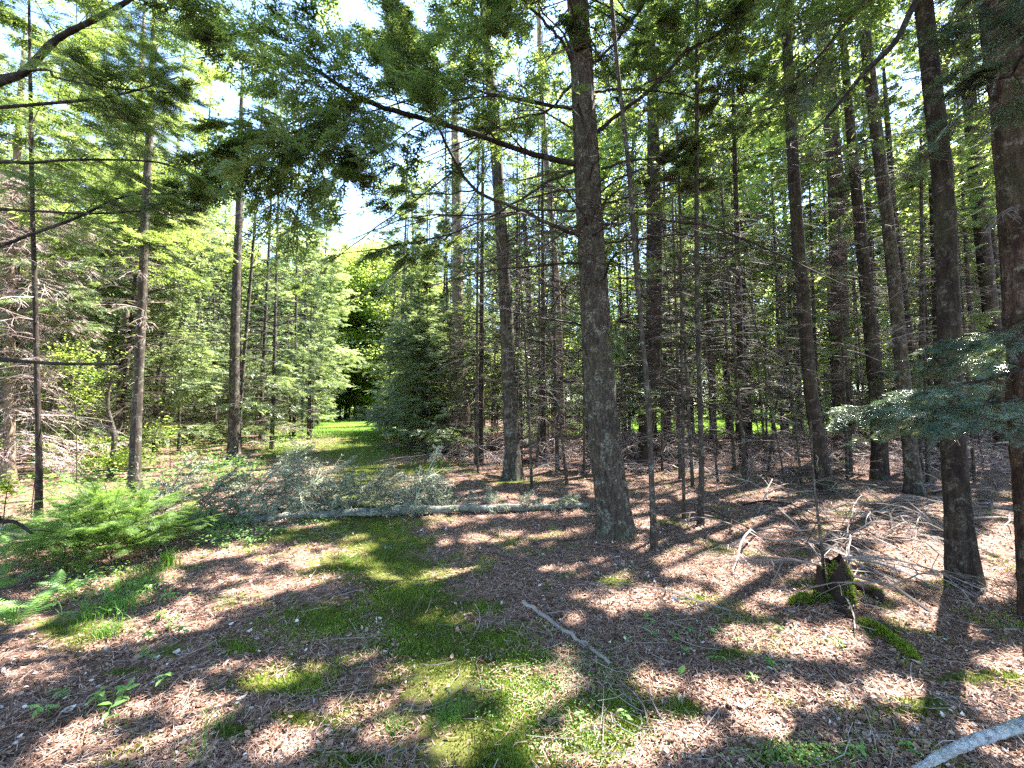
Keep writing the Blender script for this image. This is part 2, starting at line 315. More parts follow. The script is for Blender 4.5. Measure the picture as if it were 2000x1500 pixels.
def sun_gap(arrs, mat4, seed=0):
    """drop the faces that would shade the flecks"""
    V, I, S, A, Mi = arrs
    st = np.concatenate([[0], np.cumsum(S)[:-1]])
    c = V[I[st]].astype(float)
    m = np.array(mat4); c = c @ m[:3, :3].T + m[:3, 3]
    t = c[:, 2] / SDIR[2]; gx = c[:, 0] - SDIR[0] * t; gy = c[:, 1] - SDIR[1] * t
    drop = np.zeros(len(S), bool)
    hi_ = (c[:, 2] > 2.2) & (gy > .8) & (gy < 5)
    if hi_.any():
        idx = np.nonzero(hi_)[0]; hx, hy = to_px(gx[idx], gy[idx], 0 * gx[idx]); o2 = np.zeros(len(idx))
        for cx, cy, rx, ry in ((1800, 1440, 300, 110), (2050, 1400, 200, 130), (110, 1110, 170, 60)): o2 = np.maximum(o2, 1. * (((hx - cx) / rx) ** 2 + ((hy - cy) / ry) ** 2 < 1))
        o2 *= vnoise(gx[idx] / .22, gy[idx] / .22, 44) > .36
        drop[idx] |= hash2(np.floor(c[idx, 0] * 9), np.floor(c[idx, 1] * 9) + np.floor(c[idx, 2] * 9) * 57, seed + 5) < o2 * .97
    for (qx, qy, z0_, z1_, rd) in LITCOLS:
        k_ = 1 / SDIR[2]; ax_, ay_ = qx - SDIR[0] * z0_ * k_, qy - SDIR[1] * z0_ * k_; ex, ey = -SDIR[0] * (z1_ - z0_) * k_, -SDIR[1] * (z1_ - z0_) * k_
        u_ = np.clip(((gx - ax_) * ex + (gy - ay_) * ey) / (ex * ex + ey * ey), 0, 1); dd = np.hypot(gx - ax_ - u_ * ex, gy - ay_ - u_ * ey)
        hit = (dd < rd * (.7 + .6 * vnoise(gx * 1.7, gy * 1.7, 12))) & (c[:, 2] > z0_ + u_ * (z1_ - z0_) + rd * .9 + .5)
        drop |= hit & (hash2(np.floor(c[:, 0] * 9), np.floor(c[:, 1] * 9) + np.floor(c[:, 2] * 9) * 57, seed + 9) < .9)
    mid = ((gy > 8) | (gx < -4.5) | (gy < 1)) & (c[:, 2] > np.where((gx < gy * -1.15) & (gy < 20), 9.0, np.where((gx < gy * -.38 - 1) | (gy > 24), 4.0, 5.2)) - 2.2 * ((gy > 25) & (np.abs(gx + 2 + .385 * gy) < 8)))
    near = (gy > 1) & (gy < 24) & (np.abs(gx) < gy * 1.35 + .3) & (c[:, 2] > 0.9)
    if near.any():
        idx = np.nonzero(near)[0]; L = lit_at(gx[idx], gy[idx])
        drop[idx] |= hash2(np.floor(c[idx, 0] * 9), np.floor(c[idx, 1] * 9) + np.floor(c[idx, 2] * 9) * 57, seed) < L * 1.02
    if mid.any():
        idx = np.nonzero(mid)[0]; a, b = gx[idx], gy[idx]
        nz_ = fbm(a / 1.3 + 7, b / 1.3, 91, 2) + .35 * (vnoise(a / .35, b / .35, 93) - .5)
        th = np.where(a < b * -.38 - 1, .22, .35)
        th = np.where((b > 22) & (a < 4), .1, th)
        op = np.clip((nz_ - th) / .05, 0, 1) * np.clip((b - 8) / 3 + (a < -4.5) * 3, 0, 1)
        drop[idx] |= hash2(np.floor(c[idx, 0] * 9), np.floor(c[idx, 1] * 9) + np.floor(c[idx, 2] * 9) * 57, seed + 3) < op * .93
    return drop

_c = [(G(18, 945), .5, 6.5, 1.4), (G(232, 890), 3, 11, 1.6), (G(456, 905), 1, 7, 1.5), (G(262, 960), 1, 6, .8)]
LITCOLS = [(p_[0], p_[1], a_, b_, r_) for p_, a_, b_, r_ in _c] + [(-9.3, 10.2, 1, 8, 1.8), (-11.6, 13.5, 1, 8, 1.8), (-1.0, 11.6, 1, 6, 1.5), (-9.6, 24, 0, 1.5, 2.2), (-12, 27, 0, 3, 4), (-14, 32, 0, 5, 6), (-16, 37, 0, 9, 8), (-18, 43, 0, 12, 8)]
# ------------------------------------------------------------------ foliage kit
def spray_template(rng, hi):
    """a flat feathery spray of needles, one unit long along x"""
    V = []; Fc = []
    def blade(p, d, L, wd, up):
        s = np.cross(up, d); s = s / (np.linalg.norm(s) + 1e-9); i = len(V)
        V.extend([p - s * wd * .5, p + s * wd * .5, p + d * L]); Fc.append((i, i + 1, i + 2))
    nsub = 10 if hi else 7
    bl = 0.12 if hi else 0.20; bw = 0.030 if hi else 0.072
    def run(p0, d, L, step):
        k = max(2, int(L / step)); up = np.array([0, 0, 1.])
        for q in range(k):
            p = p0 + d * (L * q / k) + np.array([0, 0, -0.12 * (L * q / k) ** 2])
            for sg in (-1, 1):
                a = sg * rng.uniform(.6, 1.15); c, s = math.cos(a), math.sin(a)
                dd = np.array([d[0] * c - d[1] * s, d[0] * s + d[1] * c, rng.uniform(-.35, .35)]); dd /= np.linalg.norm(dd)
                u2 = up + rng.normal(size=3) * .45
                blade(p, dd, bl * rng.uniform(.7, 1.25), bw * rng.uniform(.8, 1.3), u2)
        blade(p0 + d * L, d, bl, bw, up)
    step = 0.055 if hi else 0.11
    run(np.zeros(3), np.array([1., 0, 0]), 0.92, step * 1.4)
    for q in range(nsub):
        t = 0.08 + 0.82 * q / nsub; sg = 1 if q % 2 else -1
        a = sg * rng.uniform(.75, 1.1); L = (0.36 * (1 - t) + 0.1) * rng.uniform(.7, 1.2)
        d = np.array([math.cos(a), math.sin(a), rng.uniform(-.2, .1)]); d /= np.linalg.norm(d)
        run(np.array([t, 0, 0]), d, L, step)
    return np.array(V), np.array(Fc)
trng = np.random.default_rng(3)
SPR_LO = [spray_template(trng, False) for _ in range(5)]
SPR_HI = [spray_template(trng, True) for _ in range(5)]
def place(g, tmpl, pos, X, Z, sc, rnd, mi=0, rng=R):
    """copies of templates, frame x=X, z~Z"""
    X = norm(X); Y = norm(np.cross(Z, X)); Zz = np.cross(X, Y)
    which = rng.integers(0, len(tmpl), len(pos))
    for k, (tv, tf) in enumerate(tmpl):
        s = which == k; n = int(s.sum())
        if n == 0: continue
        B = np.stack([X[s], Y[s], Zz[s]], 1) * sc[s][:, None, None]
        V = np.einsum('vk,nkc->nvc', tv, B) + pos[s][:, None, :]
        Fc = tf[None] + (np.arange(n) * len(tv))[:, None, None]
        at = np.repeat(rnd[s], len(tv)) + np.tile(rng.uniform(-.13, .13, len(tv)), n)
        g.add(V, Fc.reshape(-1, tf.shape[1]), at, mi)
def on_axis(ax, t):
    """ax (B,m,3), t (B,K) -> points (B,K,3), tangents"""
    B, m, _ = ax.shape; u = np.clip(t, 0, 0.9999) * (m - 1); i = np.floor(u).astype(int); f = (u - i)[..., None]
    b = np.arange(B)[:, None]; a0 = ax[b, i]; a1 = ax[b, i + 1]
    return a0 * (1 - f) + a1 * f, norm(a1 - a0)
UP = np.array([0, 0, 1.])
def laterals(rng, ax, NL, L, t0=.15, spread=(.7, 1.15), droop=.15, m=4, ratio=.45, wild=.15, vert=0.0):
    """side twigs growing from axes; returns (B*NL, m, 3), lengths, t"""
    B = len(ax); t = np.sort(rng.uniform(t0, 1, (B, NL)), 1); p, T = on_axis(ax, t)
    S = norm(np.cross(T, UP) + 1e-6); sg = np.where(np.arange(NL) % 2, 1, -1)[None, :, None]
    a = rng.uniform(*spread, (B, NL))[..., None]
    D = T * np.cos(a) + sg * S * np.sin(a) + rng.normal(size=(B, NL, 3)) * wild + UP * (rng.normal(size=(B, NL, 1)) * vert)
    D = norm(D); Ls = (np.asarray(L).reshape(B, 1) * ratio * (1.12 - t) * rng.uniform(.55, 1.25, (B, NL)))
    s = np.linspace(0, 1, m)[None, None, :, None]
    curve = D[:, :, None] * s * Ls[..., None, None] + (T[:, :, None] * .18 * s ** 2 - UP * droop * s ** 2) * Ls[..., None, None]
    Q = p[:, :, None] + curve + rng.normal(size=(B, NL, m, 3)) * (0.02 * s) * Ls[..., None, None]
    return Q.reshape(-1, m, 3), Ls.ravel(), t.ravel()
def foliate(rng, g, ax, L, NL=14, NS=3, spray=.3, hi=False, rnd=None, t0=.2, ratio=.45, wood=None, wr=.003, droop=.15, mi=0):
    lat, Ls, tl = laterals(rng, ax, NL, L, t0, ratio=ratio, droop=droop)
    n = len(lat)
    if rnd is None: rnd = rng.uniform(.15, .75, len(ax))
    rl = np.repeat(rnd, NL) + rng.uniform(-.12, .12, n)
    if wood is not None: tubes(wood, lat, np.linspace(1, .35, 4)[None] * wr * np.ones((n, 1)), 3, rng.uniform(.2, .7, n))
    t = np.concatenate([np.linspace(.25, .95, NS - 1), [1.0]])[None] * np.ones((n, 1)) + rng.uniform(-.08, 0, (n, NS)); t = np.clip(t, .02, .99)
    p, T = on_axis(lat, t); S = norm(np.cross(T, UP) + 1e-6); sg = rng.choice([-1, 1], (n, NS, 1)); sg[:, -1] = 0
    D = norm(T * .8 + sg * S * rng.uniform(.4, .9, (n, NS, 1)) + rng.normal(size=(n, NS, 3)) * .12 - UP * .1)
    Z = UP + rng.normal(size=(n, NS, 3)) * .28
    sc = spray * rng.uniform(.7, 1.25, (n, NS)) * np.clip(Ls / (spray * 1.2), .55, 1.1)[:, None]
    place(g, SPR_HI if hi else SPR_LO, p.reshape(-1, 3), D.reshape(-1, 3), Z.reshape(-1, 3), sc.ravel(), np.repeat(rl, NS), mi, rng)
    # sprays along the main axis end
    B = len(ax); K = 4; t = rng.uniform(max(t0, .5), 1, (B, K)); t[:, -1] = .99; p, T = on_axis(ax, t)
    S = norm(np.cross(T, UP) + 1e-6); D = norm(T + S * rng.uniform(-.6, .6, (B, K, 1)))
    place(g, SPR_HI if hi else SPR_LO, p.reshape(-1, 3), D.reshape(-1, 3), UP + rng.normal(size=(B * K, 3)) * .2, np.full(B * K, spray), np.repeat(rnd, K), mi, rng)
def axes_from(rng, base, az, el, L, sag, m=6, tip=0.0):
    """branch axes starting at base (B,3)"""
    B = len(base); s = np.linspace(0, 1, m)[None, :, None]
    H = np.stack([np.cos(az), np.sin(az), np.zeros(B)], 1)
    side = np.stack([-np.sin(az), np.cos(az), np.zeros(B)], 1)
    D = H * np.cos(el)[:, None] + UP * np.sin(el)[:, None]
    bend = rng.normal(size=(B, 1, 1)) * .12
    out = base[:, None] + D[:, None] * s * L[:, None, None] - UP * (sag * L)[:, None, None] * s ** 2 + UP * (tip * L)[:, None, None] * s ** 4 + side[:, None] * bend * s ** 2 * L[:, None, None]
    out[:, 1:] += rng.normal(size=(B, m - 1, 3)) * .012 * L[:, None, None]
    return out
def dead_branches(rng, g, base, az, L, el=None, sag=None, NL=8, NL2=4, r=0.011, shade=(.1, .7), ratio=.5, fine=1.0, mi=0):
    B = len(base); el = rng.uniform(-.15, .35, B) if el is None else el; sag = rng.uniform(.1, .5, B) if sag is None else sag
    ax = axes_from(rng, base, az, el, L, sag, 7)
    c = rng.uniform(*shade, B)
    tubes(g, ax, (r * (L / 1.5) ** .7)[:, None] * np.linspace(1, .25, 7)[None], 4, c, mi)
    if NL:
        lat, Ls, tl = laterals(rng, ax, NL, L, .12, (.5, 1.2), .35, 5, ratio, .25, .15)
        c2 = np.repeat(c, NL)
        tubes(g, lat, (r * .46 * fine) * np.clip(Ls / .5, .5, 1.4)[:, None] * np.linspace(1, .3, 5)[None], 3, c2, mi)
        if NL2:
            l2, L2, _ = laterals(rng, lat, NL2, Ls, .2, (.4, 1.1), .45, 4, .5, .3, .2)
            tubes(g, l2, (r * .30 * fine) * np.linspace(1, .4, 4)[None] * np.ones((len(l2), 1)), 3, np.repeat(c2, NL2), mi)
    return ax
def trunk_mesh(g, pts, rad, k=14, flare=1.5, flen=.35, n=None, seed=0, lump=.04, mi=0):
    """tapered trunk with root flare along pts; rad: radii at pts"""
    n = n or max(10, int(len(pts) * 5)); c = spline(pts, n); r = np.interp(np.linspace(0, 1, n), np.linspace(0, 1, len(rad)), rad)
    a = np.arange(k) * 2 * math.pi / k
    z0 = c[:, 2] - c[0, 2]
    # dense rings near the foot
    z = np.abs(z0)[:, None]
    fl = 1 + (flare - 1) * np.exp(-(z / flen) ** 1.1) * (1 + .45 * np.sin(a * 5 + seed)[None] + .25 * np.sin(a * 3 + seed * 2.3)[None])
    lm = 1 + lump * (vnoise(a[None] * 1.9 * np.ones((n, 1)) + seed * 7, z0[:, None] * 2.2 * np.ones((1, k)), seed) - .5) * 2
    if k >= 20:
        A2 = np.ones((n, 1)) * a[None]; Z2 = z0[:, None] * np.ones((1, k))
        lm = lm + .11 * (vnoise(np.cos(A2) * 5.5 + 40 + Z2 * .5, np.sin(A2) * 5.5 + Z2 * 1.6, seed + 1) - .5) + .05 * (vnoise(A2 * 9, Z2 * 16, seed + 2) - .5)
    V = c[:, None] + (r[:, None] * fl * lm)[..., None] * np.stack([np.cos(a), np.sin(a), 0 * a], 1)[None]
    i = (np.arange(n - 1) * k)[:, None]; j = np.arange(k)[None]; j2 = (j + 1) % k
    g.add(V, np.stack([i + j, i + j2, i + k + j2, i + k + j], -1).reshape(-1, 4), .5, mi)
    g.add(V[-1], np.arange(k)[None], .5, mi)
    return c, r
def geo_mesh(name, g, mats, smooth=False): return mesh_from(name, g.arrays(), mats, smooth)

# ------------------------------------------------------------------ ground, path
def curve_mask(px, py):
    """moss amount at photograph pixel (real patches of moss on the floor)"""
    BL = [(760, 1060, 110, 34), (700, 1100, 140, 34), (790, 1170, 70, 40), (800, 1215, 90, 40), (640, 1210, 120, 50), (540, 1330, 130, 34), (830, 1260, 80, 30), (960, 1250, 90, 34), (1010, 1290, 100, 26),
          (860, 1345, 80, 44), (905, 1400, 60, 44), (900, 1465, 90, 40), (1180, 1380, 110, 40), (1160, 1450, 130, 50), (1060, 1340, 60, 36), (1230, 1410, 60, 40), (1200, 1140, 60, 16), (940, 1185, 60, 18), (1360, 1170, 24, 10),
          (600, 1400, 90, 24), (450, 1430, 60, 26), (700, 1480, 100, 26), (330, 1270, 60, 20), (120, 1230, 90, 40), (1420, 1280, 70, 20), (1720, 1240, 80, 20), (1900, 1340, 120, 16), (1800, 1390, 120, 30), (1560, 1480, 140, 30),
          (1640, 1155, 60, 20), (700, 880, 110, 30), (830, 915, 70, 16), (560, 880, 90, 14), (1000, 940, 60, 6), (1230, 1045, 20, 12), (460, 1260, 60, 20), (240, 1310, 60, 14), (1330, 1380, 60, 26), (740, 1000, 60, 16), (560, 1050, 90, 16)]
    m = np.zeros_like(px)
    sx_ = np.interp(py, [860, 1000, 1050, 1200, 1350, 1500, 1700], [715, 700, 745, 820, 900, 960, 1000]); sw = np.interp(py, [860, 1000, 1200, 1500], [50, 110, 150, 260])
    m = np.maximum(m, .92 * np.exp(-((px - sx_) / sw) ** 2) * (py > 850))
    for cx, cy, rx, ry in BL: m = np.maximum(m, np.exp(-(((px - cx) / rx) ** 2 + ((py - cy) / ry) ** 2) * 1.1))
    return m
def moss_amount(x, y):
    px, py = to_px(x, y, height(x, y) * 0)
    front = y > 0.6
    m = np.where(front, curve_mask(px, py), 0)
    # behind and beside the viewer the path goes on with ordinary mossy patches
    other = np.clip((fbm(x / 1.6 + 40, y / 1.6, 50, 3) - .42) * 3, 0, 1)
    side = (~front) | (np.abs(px - 1000) > 1100)
    return np.where(side, other, m)
def path_x(y): return -0.05 - 0.385 * y + 0.9 * np.exp(-((y - 2) / 3) ** 2) * .3
def meadow_amount(x, y):
    d = np.abs(x - path_x(y))
    a = np.clip((y - 21) / 3, 0, 1) * np.clip((3.6 - d) / 1.0, 0, 1)
    b = np.clip((y - 21 - 0.0 * x) / 3, 0, 1) * np.clip((x - 2) / 3, 0, 1)
    b = np.maximum(b, np.clip((y - 48) / 6, 0, 1))
    return np.maximum(a, b)
_bases = []
def build_ground():
    n = 620
    u = np.linspace(-1, 1, n); s = np.sinh(u * 6.2) / np.sinh(6.2) * 900
    ux = s; uy = s + 3.0
    X, Y = np.meshgrid(ux, uy); x = X.ravel(); y = Y.ravel()
    z = height(x, y)
    i = np.arange(n - 1)[:, None] * n; j = np.arange(n - 1)[None]
    Fc = np.stack([i + j, i + j + 1, i + n + j + 1, i + n + j], -1).reshape(-1, 4)
    a = moss_amount(x, y) * .85 + meadow_amount(x, y) * 1.9
    g = Geo(); g.add(np.stack([x, y, z], 1), Fc, a)
    o = obj('forest_floor', geo_mesh('forest_floor', g, [M['ground']], True)); tag(o, kind='structure')
# ------------------------------------------------------------------ hero trees: traced trunks
# name key: list of (px, py) from foot to top, widths in px at foot/top, material
HERO = {}
def hero_points(pix, top_h):
    b = G(*pix[0]); y = b[1]
    pts = [b - np.array([0, 0, .08])] + [P(px, py, y) for px, py in pix[1:]]
    d = (pts[-1] - pts[-2]); d = d / max(d[2], .01)
    while pts[-1][2] < top_h:
        k = min(1.8, top_h - pts[-1][2] + .01); q = pts[-1] + d * k; d = d * np.array([.8, .8, 1.]); pts.append(q)
    return np.array(pts), y
HB = G(1200, 1042); HILLS.append((HB[0], HB[1], .9, .05))
s_ = G(1640, 1150); HILLS.append((s_[0], s_[1], .35, .07))
build_ground()
print('ground', round(time.time() - T0, 1))

def w_at(g): return g
def crown_axes(rng, c, r, z0, z1, n, Lmax, azr=None, el0=.1, sag=.35, pw=.7):
    """bough axes on a trunk centre line c"""
    z = rng.uniform(0, 1, n) ** .9 * (z1 - z0) + z0; f = (z - z0) / max(z1 - z0, .1)
    cz = np.stack([np.interp(z, c[:, 2], c[:, k]) for k in range(3)], 1)
    az = np.arange(n) * 2.4 + rng.uniform(-.4, .4, n)
    L = Lmax * np.maximum(.12, (1 - f) ** pw) * rng.uniform(.65, 1.15, n)
    L *= np.clip(.55 + f * 5, 0, 1)
    return axes_from(rng, cz, az, el0 + f * .5 + rng.uniform(-.15, .15, n), L, np.full(n, sag) * rng.uniform(.6, 1.3, n), 6, .12), L
def hero_tree(key, pix, w0, w1, barkm, label, name='conifer_tree', H=15, z0=4.5, Lmax=2.3, nb=52, dead=34, deadL=1.5, dr=.012, twm='twig', shade=(.1, .7), flare=1.65, cat='tree', group=None,
              dead_z=(1.2, 6), k=16, crown=True, dNL=8, dNL2=4, extra=None, dfine=1.0, azbias=None, foll='needle', NL=13, flen=.35, mats_twig=None):
    rng = np.random.default_rng(abs(hash_s(key)))
    pts, y = hero_points(pix, H); b = pts[0].copy(); b[2] += .08
    loc = pts - b
    dfoot = y / math.cos(PITCH)
    nvis = len(pix)
    rr = []
    H0 = loc[-1][2]
    zv = loc[nvis - 1][2]
    for q in loc:
        f = min(1, max(0, q[2] / zv)); wpx = w0 + (w1 - w0) * f; rad = wpx * y / F / 2 / math.sqrt(1 + (q[0] + b[0]) ** 2 / y ** 2)
        if q[2] > zv: rad *= max(.12, 1 - (q[2] - zv) / (H0 - zv + .6))
        rr.append(rad)
    root = thing(name, label, cat, b, group)
    g = Geo(); c, r = trunk_mesh(g, loc, rr, k, flare, flen, n=max(30, len(pts) * (18 if k >= 20 else 8)), seed=len(HERO) + 1)
    obj('trunk', geo_mesh('trunk', g, [barkm], True), root)
    wood = Geo(); fo = Geo()
    if dead:
        z = rng.uniform(dead_z[0], dead_z[1], dead); base = np.stack([np.interp(z, c[:, 2], c[:, q]) for q in range(3)], 1)
        az = rng.uniform(0, 2 * math.pi, dead) if azbias is None else rng.normal(azbias[0], azbias[1], dead)
        dead_branches(rng, wood, base, az, deadL * rng.uniform(.4, 1.2, dead), NL=dNL, NL2=dNL2, r=dr, shade=shade, fine=dfine)
        # short broken stubs
        ns = dead; z = rng.uniform(.5, dead_z[1], ns); base = np.stack([np.interp(z, c[:, 2], c[:, q]) for q in range(3)], 1)
        dead_branches(rng, wood, base, rng.uniform(0, 6.28, ns), rng.uniform(.1, .35, ns) + r[0], NL=0, r=dr * 1.2, shade=shade)
    if crown:
        ax, L = crown_axes(rng, c, r, z0, H0 - .2, nb, Lmax)
        tubes(wood, ax, (.010 * (L / 1.5) ** .7)[:, None] * np.linspace(1, .25, 6)[None], 4, rng.uniform(.1, .5, len(ax)))
        foliate(rng, fo, ax, L, NL, 3, .30, False, None, .15, wood=None)
    if extra: extra(rng, wood, fo, b, c, r, y)
    if wood.n:
        ar = wood.arrays(); kp = ~(sun_gap(ar, Matrix.Translation(Vector(b)), 1) & (hash2(np.arange(len(ar[2])) // 12, np.zeros(len(ar[2])), 3) < .92))
        obj('branchwork', mesh_from('branchwork', filt(ar, kp), [M[twm]]), root)
    if fo.n:
        ar = fo.arrays(); d = sun_gap(ar, Matrix.Translation(Vector(b)), 2)
        obj('crown', mesh_from('crown', filt(ar, ~d), [M[foll]]), root)
    HERO[key] = (b, c, r, root, y); _bases.append((b[0], b[1]))
    return root
def hash_s(s):
    h = 7
    for ch in s: h = (h * 131 + ord(ch)) % 1000003
    return h

# limb helpers: traced limbs with depth
def limb(root, b, pix, r0, r1, name='limb', m=None, foliage=0, Lf=1.0, NLs=8, seed=1, dead=10, hi=False, spray=.24, twm='twig', fmat='needle', t0=.35, NL=9, shade=(.1, .5), drL=.5, n=22):
    rng = np.random.default_rng(seed)
    pts = np.array([P(*p) for p in pix]) - b
    c = spline(pts, n); c[1:-1] += rng.normal(size=(n - 2, 3)) * .006
    g = Geo(); tubes(g, c, np.linspace(r0, r1, n), 7, .4)
    lo = obj(name, geo_mesh(name, g, [m or M['limb']], True), root)
    L = np.linalg.norm(np.diff(c, axis=0), axis=1).sum()
    wood = Geo(); fo = Geo()
    if dead:
        lat, Ls, _ = laterals(rng, c[None], dead, [L], .1, (.5, 1.3), .25, 6, drL * 1.1 / max(L, 1) * 1.0 if L > 2 else .45, .25, .2)
        tubes(wood, lat, np.maximum(r1 * .75, .0045) * np.clip(Ls / .6, .5, 1.3)[:, None] * np.linspace(1, .3, 6)[None], 4, rng.uniform(*shade, len(lat)))
        l2, L2, _ = laterals(rng, lat, 7, Ls, .15, (.4, 1.1), .3, 4, .5, .25, .2)
        tubes(wood, l2, np.maximum(r1 * .4, .0024) * np.linspace(1, .4, 4)[None] * np.ones((len(l2), 1)), 3, rng.uniform(*shade, len(l2)))
    if foliage:
        lat, Ls, _ = laterals(rng, c[None], foliage, [L], t0, (.5, 1.2), .2, 6, Lf * 1.2 / max(L, 1), .2, .15)
        tubes(wood, lat, .004 * np.linspace(1, .4, 6)[None] * np.ones((len(lat), 1)), 3, rng.uniform(.1, .4, len(lat)))
        foliate(rng, fo, lat, Ls, NL, 3, spray, hi, None, .1, .5, wood=wood, wr=.0016)
    T_ = Matrix.Translation(Vector(b))
    if wood.n: obj('twigs', mesh_from('twigs', wood.arrays(), [M[twm]]), lo)['kind'] = 'stuff'
    if fo.n:
        ar = fo.arrays(); obj('foliage', mesh_from('foliage', filt(ar, ~sun_gap(ar, T_, 4)), [M[fmat]]), lo)
    return lo

# A: the big tree right of the path
root = hero_tree('A', [(1203, 1042), (1196, 980), (1180, 850), (1168, 700), (1158, 550), (1150, 400), (1143, 250), (1135, 110), (1128, 0)], 66, 42, M['bark_big'],
                 'thick scaly grey brown trunk with long dark limbs beside the fallen log', H=17, z0=6.6, Lmax=3.8, nb=110, dead=44, deadL=2.2, dead_z=(1.8, 7), k=64, flare=1.34, flen=.2, name='spruce_tree')
bA = HERO['A'][0]; yA = bA[1]; LA = []
def lb(rt, bb, *p, **k): return limb(rt, bb, list(p), **k)
def la(*p, **k): limb(root, bA, list(p), **k)
la((1128, 322, yA), (1040, 300, yA - .1), (960, 272, yA - .3), (860, 240, yA - .5), (760, 215, yA - .7), (700, 190, yA - .8), (620, 140, yA - .9), (520, 90, yA - 1), (430, 42, yA - 1), (330, -10, yA - 1), r0=.036, r1=.012, foliage=34, Lf=1.6, t0=.12, dead=12, seed=11, n=40, drL=.9)
la((700, 190, yA - .8), (650, 228, yA - .9), (570, 258, yA - 1.05), (490, 285, yA - 1.1), (420, 330, yA - 1.1), r0=.012, r1=.005, foliage=20, Lf=1.1, t0=.05, dead=4, seed=12)
la((1136, 465, yA), (1080, 440, yA - .15), (1010, 408, yA - .3), (930, 372, yA - .5), (880, 300, yA - .6), (848, 230, yA - .65), (815, 150, yA - .7), (790, 80, yA - .7), (770, -10, yA - .7), r0=.024, r1=.008, foliage=12, Lf=.9, t0=.6, dead=12, seed=13, n=36)
la((925, 372, yA - .5), (870, 378, yA - .7), (810, 378, yA - .8), (745, 358, yA - .9), (690, 330, yA - .9), r0=.010, r1=.004, foliage=5, Lf=.5, t0=.5, dead=8, seed=14, twm='twig_pale')
la((1118, 212, yA), (1060, 203, yA), (980, 188, yA + .1), (900, 165, yA + .2), (830, 130, yA + .3), (760, 95, yA + .3), r0=.024, r1=.008, foliage=24, Lf=1.5, t0=.1, dead=8, seed=15)
la((1118, 125, yA), (1098, 80, yA - .1), (1065, 45, yA - .2), (1020, 0, yA - .3), (980, -40, yA - .4), r0=.022, r1=.012, foliage=10, Lf=1, t0=.5, dead=4, seed=16)
la((1160, 262, yA), (1220, 215, yA - .2), (1270, 175, yA - .3), (1330, 110, yA - .4), (1400, 65, yA - .5), (1450, 22, yA - .5), (1490, -20, yA - .5), r0=.026, r1=.012, foliage=12, Lf=.9, t0=.5, dead=10, seed=17)
la((1160, 180, yA), (1220, 175, yA + .3), (1300, 180, yA + .6), (1390, 196, yA + .8), r0=.02, r1=.006, foliage=5, Lf=.6, t0=.6, dead=10, seed=18)
la((1175, 330, yA), (1240, 312, yA + .2), (1330, 305, yA + .4), (1440, 290, yA + .5), r0=.016, r1=.006, dead=12, seed=19)
la((1178, 400, yA), (1250, 378, yA + .1), (1340, 355, yA + .2), (1430, 350, yA + .3), r0=.014, r1=.005, dead=12, seed=20)
la((1130, 410, yA), (1040, 412, yA + .1), (930, 420, yA + .2), (800, 425, yA + .3), (680, 470, yA + .3), r0=.016, r1=.005, foliage=6, Lf=.6, t0=.6, dead=14, seed=21)
la((1125, 332, yA), (1070, 355, yA - .1), (1010, 395, yA - .2), (900, 450, yA - .2), (780, 480, yA - .2), (650, 500, yA - .3), r0=.02, r1=.005, foliage=8, Lf=.7, t0=.5, dead=12, seed=22)
la((1140, 470, yA), (1175, 448, yA - .3), (1230, 418, yA - .5), (1300, 420, yA - .6), (1380, 428, yA - .6), r0=.012, r1=.005, dead=9, seed=23, twm='twig_pale')
la((1165, 120, yA), (1200, 85, yA + .1), (1235, 40, yA + .2), (1270, -10, yA + .3), r0=.02, r1=.01, foliage=12, Lf=.9, t0=.2, dead=6, seed=24)
la((1120, 160, yA), (1070, 215, yA + .3), (1000, 235, yA + .6), (900, 290, yA + .9), (820, 320, yA + 1), r0=.02, r1=.005, foliage=5, Lf=.7, t0=.5, dead=12, seed=25)
la((1155, 572, yA), (1190, 480, yA - .1), (1195, 400, yA - .2), r0=.006, r1=.003, dead=4, seed=26, twm='twig_pale')
la((1140, 620, yA), (1090, 592, yA + .1), (1060, 600, yA + .2), (980, 590, yA + .3), r0=.010, r1=.004, dead=6, seed=27)
la((1200, 720, yA), (1240, 715, yA + .1), (1320, 742, yA + .2), (1380, 760, yA + .3), r0=.012, r1=.005, dead=7, seed=28)
la((1150, 705, yA), (1140, 660, yA - .3), (1180, 640, yA - .5), (1205, 700, yA - .5), r0=.006, r1=.003, foliage=3, Lf=.35, t0=.3, dead=3, seed=29, hi=True, spray=.14)

# B: slimmer tree left of it
hero_tree('B', [(1003, 938), (996, 800), (990, 640), (985, 540), (976, 400), (966, 250), (953, 110), (945, 0)], 29, 20, M['bark'],
          'straight grey brown tree trunk with mossy foot just left of the big spruce', H=17, z0=7.4, Lmax=3.2, nb=80, dead=80, deadL=2.3, dead_z=(1.9, 8.5), k=40, flare=1.75, name='spruce_tree')
bB = HERO['B'][0]; yB = bB[1]; rB = HERO['B'][3]
lb(rB, bB, (962, 250, yB), (900, 320, yB - .3), (820, 385, yB - .6), (740, 440, yB - .9), (660, 500, yB - 1.1), (590, 540, yB - 1.2), r0=.022, r1=.006, foliage=26, Lf=1.3, t0=.3, dead=10, seed=61, n=34)
lb(rB, bB, (968, 300, yB), (900, 420, yB - .2), (820, 500, yB - .5), (740, 560, yB - .7), (660, 590, yB - .9), r0=.018, r1=.005, foliage=20, Lf=1.0, t0=.35, dead=10, seed=62, n=30)
lb(rB, bB, (955, 170, yB), (870, 210, yB - .2), (780, 270, yB - .5), (690, 330, yB - .8), (600, 380, yB - 1.), r0=.020, r1=.005, foliage=26, Lf=1.3, t0=.3, dead=10, seed=63, n=30)
